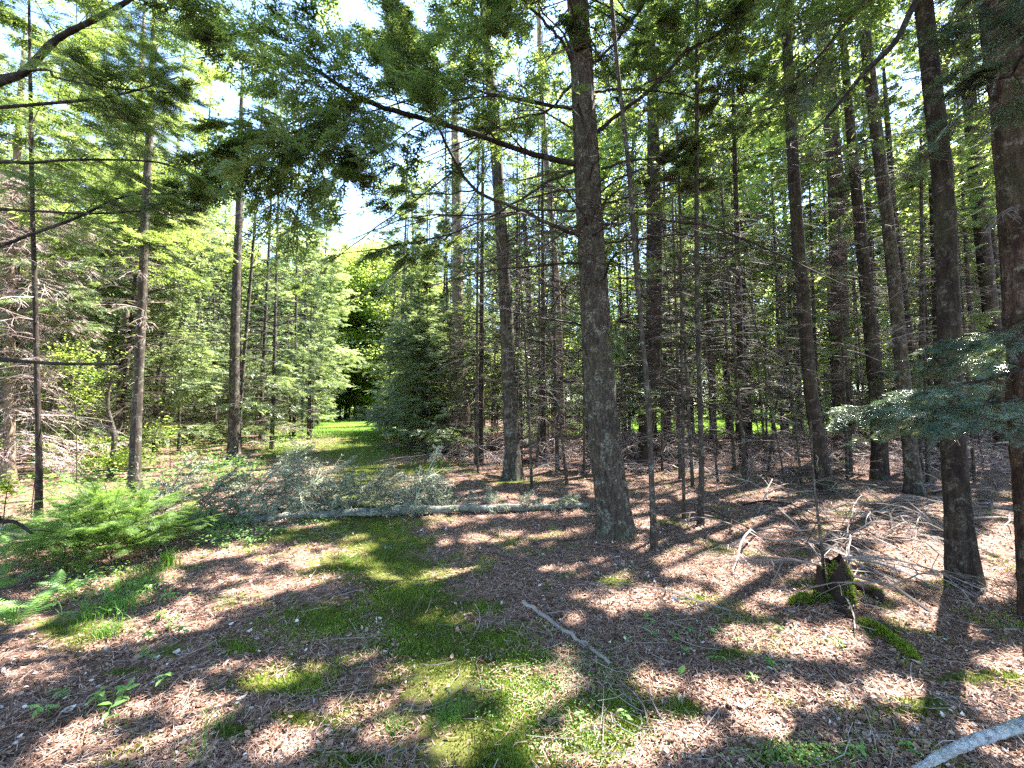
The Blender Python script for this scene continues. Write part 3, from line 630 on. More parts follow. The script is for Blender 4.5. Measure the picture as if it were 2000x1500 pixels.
lb(rB, bB, (974, 360, yB), (1030, 330, yB + .2), (1090, 300, yB + .3), (1150, 260, yB + .4), r0=.016, r1=.005, dead=12, seed=64)
lb(rB, bB, (980, 520, yB), (930, 500, yB), (860, 480, yB - .1), (790, 490, yB - .2), r0=.014, r1=.004, foliage=6, Lf=.6, t0=.5, dead=9, seed=65)
hero_tree('C', [(914, 886), (905, 800), (897, 700), (894, 600), (893, 450), (890, 300)], 27, 18, M['bark_tan'],
          'pale tan trunk with sunlit right edge at the end of the dark evergreen thicket', H=14, z0=2.9, Lmax=2.4, nb=70, dead=20, deadL=1.3, dead_z=(1.2, 4), k=20, flare=1.5)
hero_tree('D', [(1098, 890), (1095, 780), (1092, 650), (1085, 520), (1070, 350), (1056, 150), (1052, 0)], 15, 9, M['bark_tan'],
          'thin orange tan trunk lit on its right side between two thicker spruces', H=13, z0=3.6, Lmax=1.8, nb=50, dead=44, deadL=1.5, dead_z=(1, 6), k=14)
hero_tree('E', [(1256, 908), (1270, 780), (1280, 650), (1282, 500), (1280, 350), (1276, 200), (1270, 0)], 27, 18, M['bark_dark'],
          'dark trunk curving up just behind and right of the big spruce', H=16, z0=8, Lmax=3.2, nb=80, dead=80, deadL=2.0, dead_z=(1.4, 9), k=24, flare=1.6)
hero_tree('Fs', [(1279, 1075), (1272, 920), (1264, 760), (1243, 530), (1228, 330), (1208, 150), (1196, 20)], 11, 8, M['bark'],
          'thin bare sapling stem rising in front of the dark curved trunk', H=7.5, z0=5.6, Lmax=.9, nb=18, dead=34, deadL=.9, dead_z=(1.2, 6.5), k=9, dr=.006, name='sapling', cat='sapling')
hero_tree('Gs', [(1368, 1026), (1370, 900), (1366, 750), (1361, 520), (1361, 250), (1361, 0)], 11, 8, M['bark'],
          'thin straight bare sapling standing third from the big spruce on its right', H=9, z0=5.8, Lmax=1.1, nb=22, dead=70, deadL=1.7, dead_z=(1.0, 7), k=9, dr=.008, name='sapling', cat='sapling', dNL=9)
hero_tree('Hs', [(1336, 1018), (1334, 850), (1331, 700), (1329, 460), (1322, 250)], 6, 4.5, M['bark'],
          'thinnest bare sapling standing left beside the straight one', H=5.5, z0=4.6, Lmax=.6, nb=12, dead=24, deadL=.6, dead_z=(.9, 4.6), k=8, dr=.003, name='sapling', cat='sapling')
hero_tree('I', [(1614, 958), (1598, 860), (1582, 750), (1570, 600), (1556, 430), (1547, 280), (1540, 130), (1533, 0)], 31, 21, M['bark_dark'],
          'dark leaning trunk fringed with pale drooping dead twigs, sticks heaped at its foot', H=16, z0=7.8, Lmax=3.2, nb=80, dead=74, deadL=1.1, dead_z=(2.4, 8), k=24, twm='twig_pale', dNL=11, dNL2=5, dr=.010, azbias=(-.9, 1.1))
hero_tree('J', [(1652, 892), (1645, 760), (1640, 600), (1634, 400), (1620, 200), (1606, 60)], 40, 30, M['bark_red'],
          'broad reddish brown trunk standing back behind the fringed leaning trunk', H=19, z0=9, Lmax=3.0, nb=80, dead=54, deadL=1.6, dead_z=(2, 10), k=24)
hero_tree('K', [(1787, 965), (1775, 850), (1757, 660), (1738, 470), (1712, 260), (1692, 90), (1683, 0)], 31, 25, M['bark'],
          'grey leaning trunk second from the right with a bright twig at its foot', H=17, z0=8.2, Lmax=3.0, nb=80, dead=56, deadL=1.3, dead_z=(2.2, 9), k=24, twm='twig_pale', dr=.010)
hero_tree('K2', [(1800, 905), (1780, 700), (1765, 560), (1745, 400), (1735, 260)], 17, 13, M['bark_dark'],
          'slim dark trunk half hidden behind the grey leaning trunk', H=13, z0=7.5, Lmax=2, nb=40, dead=24, deadL=1.3, dead_z=(1.6, 7), k=14)
hero_tree('L', [(1882, 1142), (1872, 1020), (1862, 860), (1855, 650), (1848, 480), (1840, 350), (1822, 180), (1803, 0)], 55, 40, M['bark_dark'],
          'near dark trunk with pale blotched bark and mossy foot at the right', H=16, z0=5.8, Lmax=3.6, nb=90, dead=36, deadL=1.0, dead_z=(2.2, 5.6), k=54, twm='twig_pale', dr=.009, flare=1.5)
hero_tree('M', [(1965, 900), (1945, 700), (1925, 520), (1905, 330), (1890, 150), (1878, 0)], 40, 28, M['bark_dark'],
          'shaded brown trunk between the blotched trunk and the big edge trunk', H=17, z0=7.6, Lmax=2.5, dead=34, deadL=1.4, dead_z=(1.5, 8), k=20, twm='twig_pale')
hero_tree('N', [(2052, 1222), (2042, 1050), (2030, 800), (2020, 560), (2008, 330), (1992, 150), (1975, 0)], 120, 150, M['bark_red'],
          'massive rough red brown trunk cut off by the right edge of the view', H=12, z0=4.6, Lmax=2.6, nb=50, dead=10, deadL=.6, dead_z=(2, 4.6), k=48, flare=1.12, twm='twig_pale', name='spruce_tree')
hero_tree('O', [(262, 960), (264, 870), (272, 700), (279, 560), (283, 440), (290, 300)], 24, 17, M['bark'],
          'slim straight trunk rising behind the grey slash left of the path', H=13, z0=4.2, Lmax=2.2, nb=46, dead=24, deadL=.9, dead_z=(1.2, 5), k=18, twm='twig_pink')
hero_tree('Pp', [(456, 905), (457, 800), (459, 650), (463, 520), (468, 400), (470, 300)], 24, 14, M['bark'],
          'slim trunk carrying low feathery green boughs on the left of the path', H=12, z0=1.9, Lmax=2.2, nb=78, dead=12, deadL=1.0, dead_z=(.9, 3), k=18, foll='fir', name='hemlock_tree')
hero_tree('Q', [(76, 1030), (76, 900), (72, 720), (68, 560), (63, 400), (60, 200)], 15, 10, M['bark_dark'],
          'thin dark stem at the far left behind the feathery bush', H=9, z0=4.6, Lmax=1.4, nb=30, dead=16, deadL=.8, dead_z=(1, 4.5), k=12, twm='twig_pink', name='sapling', cat='sapling')
hero_tree('S1', [(604, 858), (604, 800), (606, 700)], 9, 6, M['bark'],
          'small young conifer with dark stem at the far bend of the path', H=7, z0=1.6, Lmax=1.7, nb=50, dead=8, deadL=.8, dead_z=(.8, 2), k=9, foll='fir')
print('heroes', round(time.time() - T0, 1))

# dead-twigged spruces in full sun at the left
def twiggy(key, pix, w0, w1, label, H, dz, n, L, z0, **k):
    hero_tree(key, pix, w0, w1, M['bark_tan'], label, H=H, z0=z0, Lmax=1.6, nb=34, dead=n, deadL=L, dead_z=dz, k=14, twm='twig_pink', shade=(.2, 1), dNL=14, dNL2=7, dr=.012, name='dead_spruce', **k)
twiggy('R1', [(18, 945), (20, 700), (25, 450), (40, 200)], 26, 16, 'sunlit spruce at the left edge, all fine pinkish dead twigs to its foot', 10, (.3, 6.6), 210, 1.7, 6.7, foll='fir')
twiggy('R2', [(232, 890), (240, 700), (262, 400), (275, 150)], 20, 14, 'tall sunlit spruce with a pale mass of dead twigs high above the slim trunk', 15, (4.6, 12), 210, 2.0, 12, foll='fir')
print('twiggy', round(time.time() - T0, 1))

# the tree out of frame on the left and its boughs reaching in
def edge_tree(key, pos, label, limbs, H, r, z0=5.5, side=1):
    b = np.array([pos[0], pos[1], float(height(pos[0], pos[1]))]); rng = np.random.default_rng(hash_s(key))
    rt = thing('hemlock_tree', label, 'tree', b)
    g = Geo(); c, rr = trunk_mesh(g, np.array([[0, 0, -.1], [0, .03, 2], [.03, 0, 5], [0, 0, H]]), [r, r * .85, r * .65, .03], 22, 1.35, n=40, seed=5)
    obj('trunk', geo_mesh('trunk', g, [M['bark']], True), rt)
    wood = Geo(); fo = Geo(); ax, L = crown_axes(rng, c, rr, z0, H - .2, 50, 2.4)
    tubes(wood, ax, (.010 * (L / 1.5) ** .7)[:, None] * np.linspace(1, .25, 6)[None], 4, .3)
    foliate(rng, fo, ax, L, 13, 3, .3)
    obj('branchwork', mesh_from('branchwork', wood.arrays(), [M['twig']]), rt)
    ar = fo.arrays(); obj('crown', mesh_from('crown', filt(ar, ~sun_gap(ar, Matrix.Translation(Vector(b)), 6)), [M['needle']]), rt)
    for i, (pl, kw) in enumerate(limbs):
        st = pl[0]; p0 = P(*st); h0 = p0[2] - .25
        lm = [b + np.array([0, 0, h0 - b[2]])] + [P(*q) for q in pl]
        pts = np.array(lm) - b; n = 30; cc = spline(pts, n)
        g = Geo(); r0, r1 = kw.get('r', (.03, .008)); tubes(g, spline(pts, 90), np.linspace(r0, r1, 90) * (1 + .13 * (vnoise(np.arange(90) * .45, np.zeros(90), i) - .5) + .05 * np.random.default_rng(i).normal(size=90)), 10, .4)
        lo = obj('limb', geo_mesh('limb', g, [M[kw.get('m', 'limb')]], True), rt)
        rg = np.random.default_rng(100 + i); wood = Geo(); fo = Geo(); vis = cc[10:]; Lv = np.linalg.norm(np.diff(vis, axis=0), axis=1).sum()
        nd = kw.get('dead', 6)
        if nd:
            lat, Ls, _ = laterals(rg, vis[None], nd, [Lv], .1, (.5, 1.2), .2, 5, .35, .2, .2)
            tubes(wood, lat, .003 * np.linspace(1, .4, 5)[None] * np.ones((nd, 1)), 3, .2)
        nf = kw.get('fol', 10)
        if nf:
            lat, Ls, _ = laterals(rg, vis[None], nf, [Lv], kw.get('t0', .2), (.5, 1.2), .15, 5, kw.get('Lf', .8) * 1.1 / Lv, .2, .12)
            tubes(wood, lat, .003 * np.linspace(1, .4, 5)[None] * np.ones((nf, 1)), 3, .2)
            foliate(rg, fo, lat, Ls, 8, 3, .15, True, None, .1, .5, wood=wood, wr=.0013)
        if wood.n: obj('twigs', mesh_from('twigs', wood.arrays(), [M['twig']]), lo)['kind'] = 'stuff'
        if fo.n:
            ar = fo.arrays(); obj('foliage', mesh_from('foliage', filt(ar, ~sun_gap(ar, Matrix.Translation(Vector(b)), 4)), [M['hemblue' if b[0] > 0 else 'needle']]), lo)
    _bases.append((b[0], b[1])); return rt
edge_tree('E1', (-5.0, 2.9), 'hemlock just outside the left edge whose dark bare boughs cross the upper left', [
    ([(-60, 180, 2.8), (0, 160, 2.8), (48, 140, 2.8), (110, 78, 2.8), (190, 35, 2.8), (260, -5, 2.8), (330, -60, 2.8)], dict(r=(.030, .012), fol=10, t0=.1)),
    ([(48, 140, 2.8), (110, 152, 2.85), (180, 166, 2.9), (260, 176, 3.0), (350, 182, 3.1)], dict(r=(.010, .004), fol=12, t0=.1, Lf=.5)),
    ([(-40, 215, 3.0), (60, 205, 3.0), (180, 194, 3.0), (260, 178, 3.1), (350, 150, 3.2)], dict(r=(.016, .005), fol=14, t0=.1, Lf=.55)),
    ([(-40, 322, 2.9), (60, 318, 2.9), (150, 312, 3.0), (300, 316, 3.1), (370, 340, 3.2), (430, 370, 3.2)], dict(r=(.014, .004), fol=12, t0=.1, Lf=.4)),
    ([(-40, 412, 3.1), (60, 412, 3.1), (180, 417, 3.1), (300, 408, 3.2), (400, 380, 3.3)], dict(r=(.013, .004), fol=14, t0=.15, Lf=.6)),
    ([(-40, 490, 2.9), (60, 458, 2.9), (150, 425, 3.0), (240, 385, 3.1), (340, 378, 3.1)], dict(r=(.015, .005), fol=8, t0=.2, Lf=.5)),
    ([(-60, 700, 2.7), (0, 702, 2.7), (110, 710, 2.75), (235, 711, 2.8)], dict(r=(.016, .010), fol=0, dead=1)),
    ([(-60, 1010, 2.5), (0, 1018, 2.5), (30, 1020, 2.5), (62, 1042, 2.5)], dict(r=(.02, .007), fol=0, dead=2)),
], 13, .17)
edge_tree('E2', (4.1, 1.7), 'hemlock just outside the right edge whose dark slanting boughs cross the upper right', [
    ([(1860, -110, 2.2), (1790, 0, 2.3), (1748, 82, 2.4), (1690, 140, 2.5), (1640, 200, 2.6), (1606, 240, 2.7), (1580, 262, 2.7)], dict(r=(.024, .007), fol=0, dead=5)),
    ([(1760, -80, 2.6), (1690, 0, 2.7), (1640, 60, 2.8), (1590, 120, 2.9), (1550, 155, 3.0)], dict(r=(.018, .006), fol=10, dead=10, t0=.1, Lf=.5)),
    ([(2100, 40, 1.9), (2000, 60, 1.9), (1960, 30, 1.95), (1900, 25, 2.0)], dict(r=(.012, .003), fol=8, t0=.1, Lf=.35)),
    ([(2120, 90, 1.9), (2010, 100, 1.9), (1970, 150, 2.0), (1900, 150, 2.0)], dict(r=(.012, .003), fol=7, t0=.1, Lf=.45)),
    ([(2120, 560, 2.3), (2040, 600, 2.4), (1960, 640, 2.6), (1860, 660, 2.7)], dict(r=(.014, .003), fol=8, t0=.1, Lf=.5)),
    ([(2120, 700, 2.2), (2020, 715, 2.3), (1930, 740, 2.4), (1820, 765, 2.5), (1720, 790, 2.6), (1650, 815, 2.7)], dict(r=(.014, .003), fol=15, t0=.1, Lf=.55)),
    ([(2120, 760, 2.2), (2020, 775, 2.3), (1900, 795, 2.4), (1780, 800, 2.6), (1700, 812, 2.7)], dict(r=(.012, .003), fol=12, t0=.1, Lf=.5)),
    ([(2120, 640, 2.8), (2020, 660, 2.9), (1920, 690, 3.0), (1840, 700, 3.1)], dict(r=(.012, .003), fol=12, t0=.1, Lf=.6)),
    ([(2150, 1370, 1.15), (2060, 1390, 1.15), (1990, 1418, 1.15), (1900, 1448, 1.16), (1830, 1480, 1.17), (1770, 1520, 1.18)], dict(r=(.022, .009), fol=0, dead=2, m='birch')),
], 11, .13)
print('edge', round(time.time() - T0, 1))

# ------------------------------------------------------------------ prototypes of background trees
def proto_conifer(seed, H, z0, Lmax, nb, dead, deadL, r, dz=None, NL=11, spray=.34, NS=3, droop=.35):
    rng = np.random.default_rng(seed); lean = rng.normal(size=2) * .25
    g = Geo(); c, rr = trunk_mesh(g, np.array([[0, 0, -.15], [.02, 0, H * .12], [lean[0] * .5, lean[1] * .5, H * .5], [lean[0], lean[1], H]]), [r, r * .9, r * .6, .02], 10, 1.3, n=24, seed=seed)
    wood = Geo(); fo = Geo()
    if dead:
        z = rng.uniform(*(dz or (.8, z0 + 1.5)), dead); base = np.stack([np.interp(z, c[:, 2], c[:, q]) for q in range(3)], 1)
        dead_branches(rng, wood, base, rng.uniform(0, 6.28, dead), deadL * rng.uniform(.4, 1.2, dead), NL=8, NL2=3, r=.010, fine=1.3)
    ax, L = crown_axes(rng, c, rr, z0, H - .15, nb, Lmax, sag=droop)
    tubes(wood, ax, (.012 * (L / 1.5) ** .7)[:, None] * np.linspace(1, .3, 6)[None], 3, rng.uniform(.1, .5, len(ax)))
    foliate(rng, fo, ax, L, NL, NS, spray)
    return g.arrays(), wood.arrays(), fo.arrays(), H
def proto_broad(seed, H, n_cl=60, leaves=420, leaf=.085, rad=2.6, z0=2.0):
    rng = np.random.default_rng(seed)
    g = Geo(); c, rr = trunk_mesh(g, np.array([[0, 0, -.15], [.1, 0, H * .3], [-.1, .15, H * .6], [.1, 0, H * .95]]), [.11, .09, .06, .015], 9, 1.3, n=20, seed=seed)
    wood = Geo(); fo = Geo()
    z = rng.uniform(z0 * .8, H * .9, n_cl); base = np.stack([np.interp(z, c[:, 2], c[:, q]) for q in range(3)], 1)
    prof = np.sqrt(np.clip(1 - ((z - (z0 + H) / 2) / ((H - z0) / 2 + .5)) ** 2, .08, 1))
    ax = axes_from(rng, base, rng.uniform(0, 6.28, n_cl), rng.uniform(.1, .8, n_cl), rad * prof * rng.uniform(.4, 1.1, n_cl), rng.uniform(-.1, .2, n_cl), 5)
    tubes(wood, ax, .018 * np.linspace(1, .3, 5)[None] * np.ones((n_cl, 1)), 3, .4)
    # leaves hang in flat layers at the branch ends
    t = rng.uniform(.35, 1.05, (n_cl, leaves)); p, _ = on_axis(ax, t)
    off = rng.normal(size=(n_cl, leaves, 3)) * np.array([.42, .42, .2]) * (.4 + t[..., None] * .6)
    p = (p + off).reshape(-1, 3); n = len(p)
    q = rng.uniform(0, 6.28, n); nrm = norm(UP + rng.normal(size=(n, 3)) * .55)
    d = norm(np.stack([np.cos(q), np.sin(q), rng.uniform(-.5, .1, n)], 1)); s = norm(np.cross(nrm, d)); L = leaf * rng.uniform(.6, 1.3, n)[:, None]
    V = np.stack([p, p + d * L * .5 + s * L * .36, p + d * L, p + d * L * .5 - s * L * .36], 1)
    fo.add(V, np.arange(n * 4).reshape(-1, 4), np.repeat(np.repeat(rng.uniform(.1, .8, n_cl), leaves) + rng.uniform(-.2, .2, n), 4))
    return g.arrays(), wood.arrays(), fo.arrays(), H
CON = [proto_conifer(21, 15, 4.6, 2.3, 64, 34, 1.5, .14), proto_conifer(22, 17, 6.0, 2.5, 66, 44, 1.5, .17), proto_conifer(23, 13, 3.2, 2.1, 64, 30, 1.4, .11), proto_conifer(24, 16, 7.5, 2.3, 56, 60, 1.4, .15, dz=(1, 9)), proto_conifer(25, 15, 8.8, 2.0, 34, 150, 1.9, .10, dz=(.6, 12))]
YOU = [proto_conifer(31, 5.5, .35, 1.6, 66, 6, .5, .05, NL=9, spray=.3, droop=.25), proto_conifer(32, 7.5, .6, 1.9, 74, 12, .8, .065, NL=9, spray=.32, droop=.25), proto_conifer(33, 3.2, .2, 1.1, 52, 0, .5, .03, NL=8, spray=.24, droop=.15), proto_conifer(34, 7.5, 1.5, 1.9, 30, 34, 1.1, .05, NL=8, spray=.3, droop=.2), proto_conifer(35, 12, .7, 2.6, 140, 14, .8, .06, NL=10, spray=.32, droop=.3), proto_conifer(36, 14, 1.6, 2.6, 120, 24, 1.1, .07, NL=10, spray=.34, droop=.4)]
BRO = [proto_broad(41, 13, 80, 460, .115, 3.2, 2.5), proto_broad(42, 10, 66, 440, .115, 2.6, 1.2), proto_broad(43, 5, 34, 380, .08, 1.7, .5)]
KEYM = {'con': ('bark_dark', 'twig', 'needle'), 'you': ('bark', 'twig', 'fir'), 'bro': ('bark', 'twig', 'broad')}
PROTO = {}
for kn, lst in (('con', CON), ('you', YOU), ('bro', BRO)):
    for i, (a, b_, c_, H) in enumerate(lst):
        mk = KEYM[kn]
        PROTO[(kn, i)] = (mesh_from('trunk', a, [M[mk[0]]], True), mesh_from('branchwork', b_, [M[mk[1]]]), mesh_from('crown', c_, [M[mk[2]]]), a, b_, c_, H)
print('protos', round(time.time() - T0, 1), [len(x[5][2]) for x in PROTO.values()])
placed = []
def bg_tree(kind, i, x, y, rz, sc, name, label, group, cat='tree', gap=True):
    tm, bm_, cm, ta, ba, ca, H = PROTO[(kind, i)]
    z = float(height(x, y)); root = thing(name, label, cat, (x, y, z), group, rz, sc)
    mt = Matrix.Translation((x, y, z)) @ Matrix.Rotation(rz, 4, 'Z') @ Matrix.Scale(sc, 4)
    obj('trunk', tm, root); obj('branchwork', bm_, root)
    if np.hypot(x, y) < 34 and gap:
        d = sun_gap(ca, mt, 8)
        if d.mean() > .004: cm = mesh_from('crown', filt(ca, ~d), [M[KEYM[kind][2]]])
    obj('crown', cm, root); placed.append((x, y)); return root
def blocks_view(x, y, r):
    """keep the path, the near floor and the traced trunks free"""
    px, py = to_px(np.array([x]), np.array([y]), np.zeros(1)); return px[0], py[0]
rng = np.random.default_rng(5)
def scatter(n, xr, yr, dmin, ok):
    out = []; t = 0
    while len(out) < n and t < n * 60:
        t += 1; x = rng.uniform(*xr); y = rng.uniform(*yr)
        if not ok(x, y): continue
        if any((x - a) ** 2 + (y - b) ** 2 < dmin ** 2 for a, b in placed[-400:] + _bases): continue
        placed.append((x, y)); out.append((x, y))
    return out
def pathd(x, y): return abs(x - float(path_x(np.array(y))))
# right wood: slender conifers with dead lower branches
S_ = scatter(36, (-1, 26), (10.5, 19), 1.7, lambda x, y: pathd(x, y) > 3.0 and abs(x) < y * 1.45 and not (x > 4 and x < 9 and y > 20))
for x, y in S_:
    bg_tree('con', int(rng.choice([4, 4, 4, 3])), x, y, rng.uniform(0, 6.28), rng.uniform(.6, 1.05), 'conifer_tree', 'slender dark conifer with bare lower branches in the wood right of the path', 'conifers in the wood right of the path')
S_ = scatter(15, (0, 20), (8.5, 17), 1.1, lambda x, y: pathd(x, y) > 3.2 and x < y * 1.3)
for x, y in S_:
    bg_tree('you', 3, x, y, rng.uniform(0, 6.28), rng.uniform(.8, 1.2), 'hemlock_tree', 'thin hemlock with sparse light green sprays among the dark trunks', 'sparse hemlocks among the dark trunks')
# left wood: feathery young firs and taller conifers in sun
S_ = scatter(90, (-34, -3), (7.0, 34), 1.25, lambda x, y: x < path_x(np.array(y)) - 2.5 and abs(x) < y * 1.5)
for x, y in S_:
    bg_tree('you', int(rng.choice([0, 1, 5, 4, 1, 0])), x, y, rng.uniform(0, 6.28), rng.uniform(.75, 1.15), 'young_fir', 'feathery young fir with green boughs to the ground left of the path', 'young firs left of the path', 'young tree')
S_ = scatter(26, (-34, -4), (12, 40), 2.2, lambda x, y: x < path_x(np.array(y)) - 3 and abs(x) < y * 1.5)
for x, y in S_:
    bg_tree('you', int(rng.choice([5, 4, 5])), x, y, rng.uniform(0, 6.28), rng.uniform(1.0, 1.4), 'conifer_tree', 'taller full conifer rising above the young firs left of the path', 'tall conifers left of the path')
# dark evergreen thicket on the right edge of the path
for (x_, y_, s, i) in [(-2.7, 13.6, .55, 4), (-3.2, 14.6, .66, 4), (-3.9, 16.2, .7, 4), (-2.7, 16.4, .78, 4), (-4.5, 17.8, .75, 4), (-3.0, 17.2, .85, 4), (-5.6, 20.2, .8, 4), (-4.2, 19.6, .95, 4), (-6.9, 23.0, .9, 4)]:
    bg_tree('you', i, x_, y_, rng.uniform(0, 6), s, 'evergreen', 'dark evergreen with boughs to the ground in the thicket beside the path', 'evergreen thicket right of the path', gap=y_ > 17)
for (px, py, s, i) in [(862, 866, .50, 4), (828, 858, .50, 4), (852, 846, .62, 4), (890, 850, .55, 5), (940, 856, .45, 5), (805, 846, .6, 4), (815, 842, .75, 4), (870, 838, .85, 4), (780, 832, .9, 4)]:
    p = G(px, py); bg_tree('you', i, p[0], p[1], rng.uniform(0, 6), s, 'evergreen', 'dark evergreen with boughs to the ground in the thicket beside the path', 'evergreen thicket right of the path', gap=False)
# broadleaf trees behind
S_ = scatter(96, (-42, 42), (13.5, 42), 2.2, lambda x, y: pathd(x, y) > (3.6 if x < 0 else 4.2) and abs(x) < y * 1.45 and not (y > 25 and x > -1) and not (y > 31 and x > path_x(np.array(y)) - 1) and not (y < 30 and x < path_x(np.array(y))))
for x, y in S_:
    bg_tree('bro', int(rng.choice([0, 1])), x, y, rng.uniform(0, 6.28), rng.uniform(1.2, 1.8), 'broadleaf_tree', 'bright yellow green broadleaf tree far behind the conifers', 'broadleaf trees in the background')
S_ = scatter(3, (-22, -6.5), (7.5, 26), 1.2, lambda x, y: x < path_x(np.array(y)) - 2.2 and abs(x) < y * 1.4)
for x, y in S_:
    bg_tree('bro', 2, x, y, rng.uniform(0, 6.28), rng.uniform(.45, .9), 'understory_bush', 'bright leafy bush under the conifers left of the path', 'leafy bushes left of the path', 'bush')
# the end of the path
for x, y, s_ in [(-7.4, 27.5, 1.25), (-6.2, 31, 1.4), (-3.5, 27, 1.2), (-5.0, 24.5, 1.1), (-16.4, 35, 1.5), (-19.5, 40, 1.5)]:
    bg_tree('you', 5, x, y, rng.uniform(0, 6), s_, 'hemlock_tree', 'tall hemlock standing along the far stretch of the grassy path', 'tall hemlocks along the far path')
for x, y, s_ in [(-12.5, 50, 2.0), (-10, 52, 2.1), (-17.5, 46, 2.2), (-14.6, 44, 2.0), (-20.5, 47, 2.1), (-17.5, 52, 2.4)]:
    bg_tree('bro', 1, x, y + 2, rng.uniform(0, 6), s_, 'broadleaf_tree', 'great pale green broadleaf tree towering over the far end of the path', 'great trees at the far end of the path')
for x, y in [(-17, 47), (-19, 48), (-15, 48), (-20, 46), (-13, 47), (-19.5, 41), (-22, 46), (-12, 49), (-18, 50)]:
    bg_tree('bro', 2, x, y, rng.uniform(0, 6), rng.uniform(1.0, 1.5), 'young_broadleaf', 'bright low young broadleaf tree closing the end of the path', 'young broadleaf trees at the end of the path')
for x, y, i_, s_ in [(-10.8, 20.5, 5, 1.15), (-6.0, 22, 5, 1.2), (-8.8, 15.2, 5, 1.1), (-9.3, 10.2, 5, 1.05), (-14.5, 13, 5, 1.15), (-11.6, 13.5, 5, 1.1), (-8.4, 12.8, 4, 1.1), (-17.5, 17, 5, 1.2), (-13.5, 17.5, 5, 1.2), (-10.3, 17, 5, 1.2), (-1.0, 11.6, 5, .75), (.9, 13.2, 5, .8), (-.1, 14.5, 4, .8), (2.3, 12.6, 3, 1.1), (4.4, 13.6, 5, .7), (-1.9, 12.6, 4, .6), (-2.4, 15.5, 5, 1.05), (-7.0, 27, 5, 1.3)]:
    bg_tree('you', i_, x, y, rng.uniform(0, 6), s_, 'hemlock_tree', 'tall full hemlock with layered boughs in the wood around the path', 'tall hemlocks around the path')
for x, y in [(-24, 60), (-20, 62), (-27, 58), (-22, 66), (-17, 64), (-30, 62), (-21, 52), (-25, 55), (-18, 55), (-15, 60), (-23, 57)]:
    bg_tree('bro', 1, x, y, rng.uniform(0, 6), 1.7, 'broadleaf_tree', 'bright broadleaf tree closing the far end of the path', 'broadleaf trees closing the path')
# the wood closing the view beyond the clearing
for i in range(64):
    a = -60 + 120 * (i + .5) / 64 + rng.uniform(-.8, .8); d = rng.uniform(60, 74); x = d * math.sin(math.radians(a)); y = d * math.cos(math.radians(a))
    bg_tree('bro', (0, 2, 1, 2)[i % 4], x, y, rng.uniform(0, 6), rng.uniform(1.5, 2.1) * (1.5 if i % 2 else 1), 'broadleaf_tree', 'distant bright tree in the wood edge beyond the clearing', 'distant trees beyond the clearing')
for i in range(56):
    a = -58 + 118 * (i + .5) / 56 + rng.uniform(-.8, .8); d = rng.uniform(53, 58); x = d * math.sin(math.radians(a)); y = d * math.cos(math.radians(a))
    bg_tree('bro', 2, x, y, rng.uniform(0, 6), rng.uniform(.9, 1.4), 'distant_bush', 'distant low bush along the far side of the clearing', 'distant bushes beyond the clearing', 'bush')
S_ = scatter(34, (-1, 26), (17, 25), 1.2, lambda x, y: pathd(x, y) > 3.4 and x < y * 1.4 and not (y * .40 < x < y * .68))
for x, y in S_:
    bg_tree('you', int(rng.choice([0, 2, 3])), x, y, rng.uniform(0, 6.28), rng.uniform(.6, 1.0), 'young_fir', 'small young fir at the back of the wood right of the path', 'young firs at the back of the right hand wood', 'young tree')
# behind the viewer and beside: trees that shade the foreground
for i, (x, y) in enumerate([(7.4, 4.2), (9.5, 6.8), (6.6, 1.0), (10.5, 3.2), (8.2, 9.3), (12, 8), (-9.6, 5.0), (-6.2, 1.2), (5, -3), (-4, -4), (12.5, 12)]):
    bg_tree('con', i % 3, x, y, i * 1.3, .95, 'conifer_tree', 'conifer beside the view whose crown shades the foreground', 'conifers around the viewpoint')
print('bg', round(time.time() - T0, 1), len(placed))
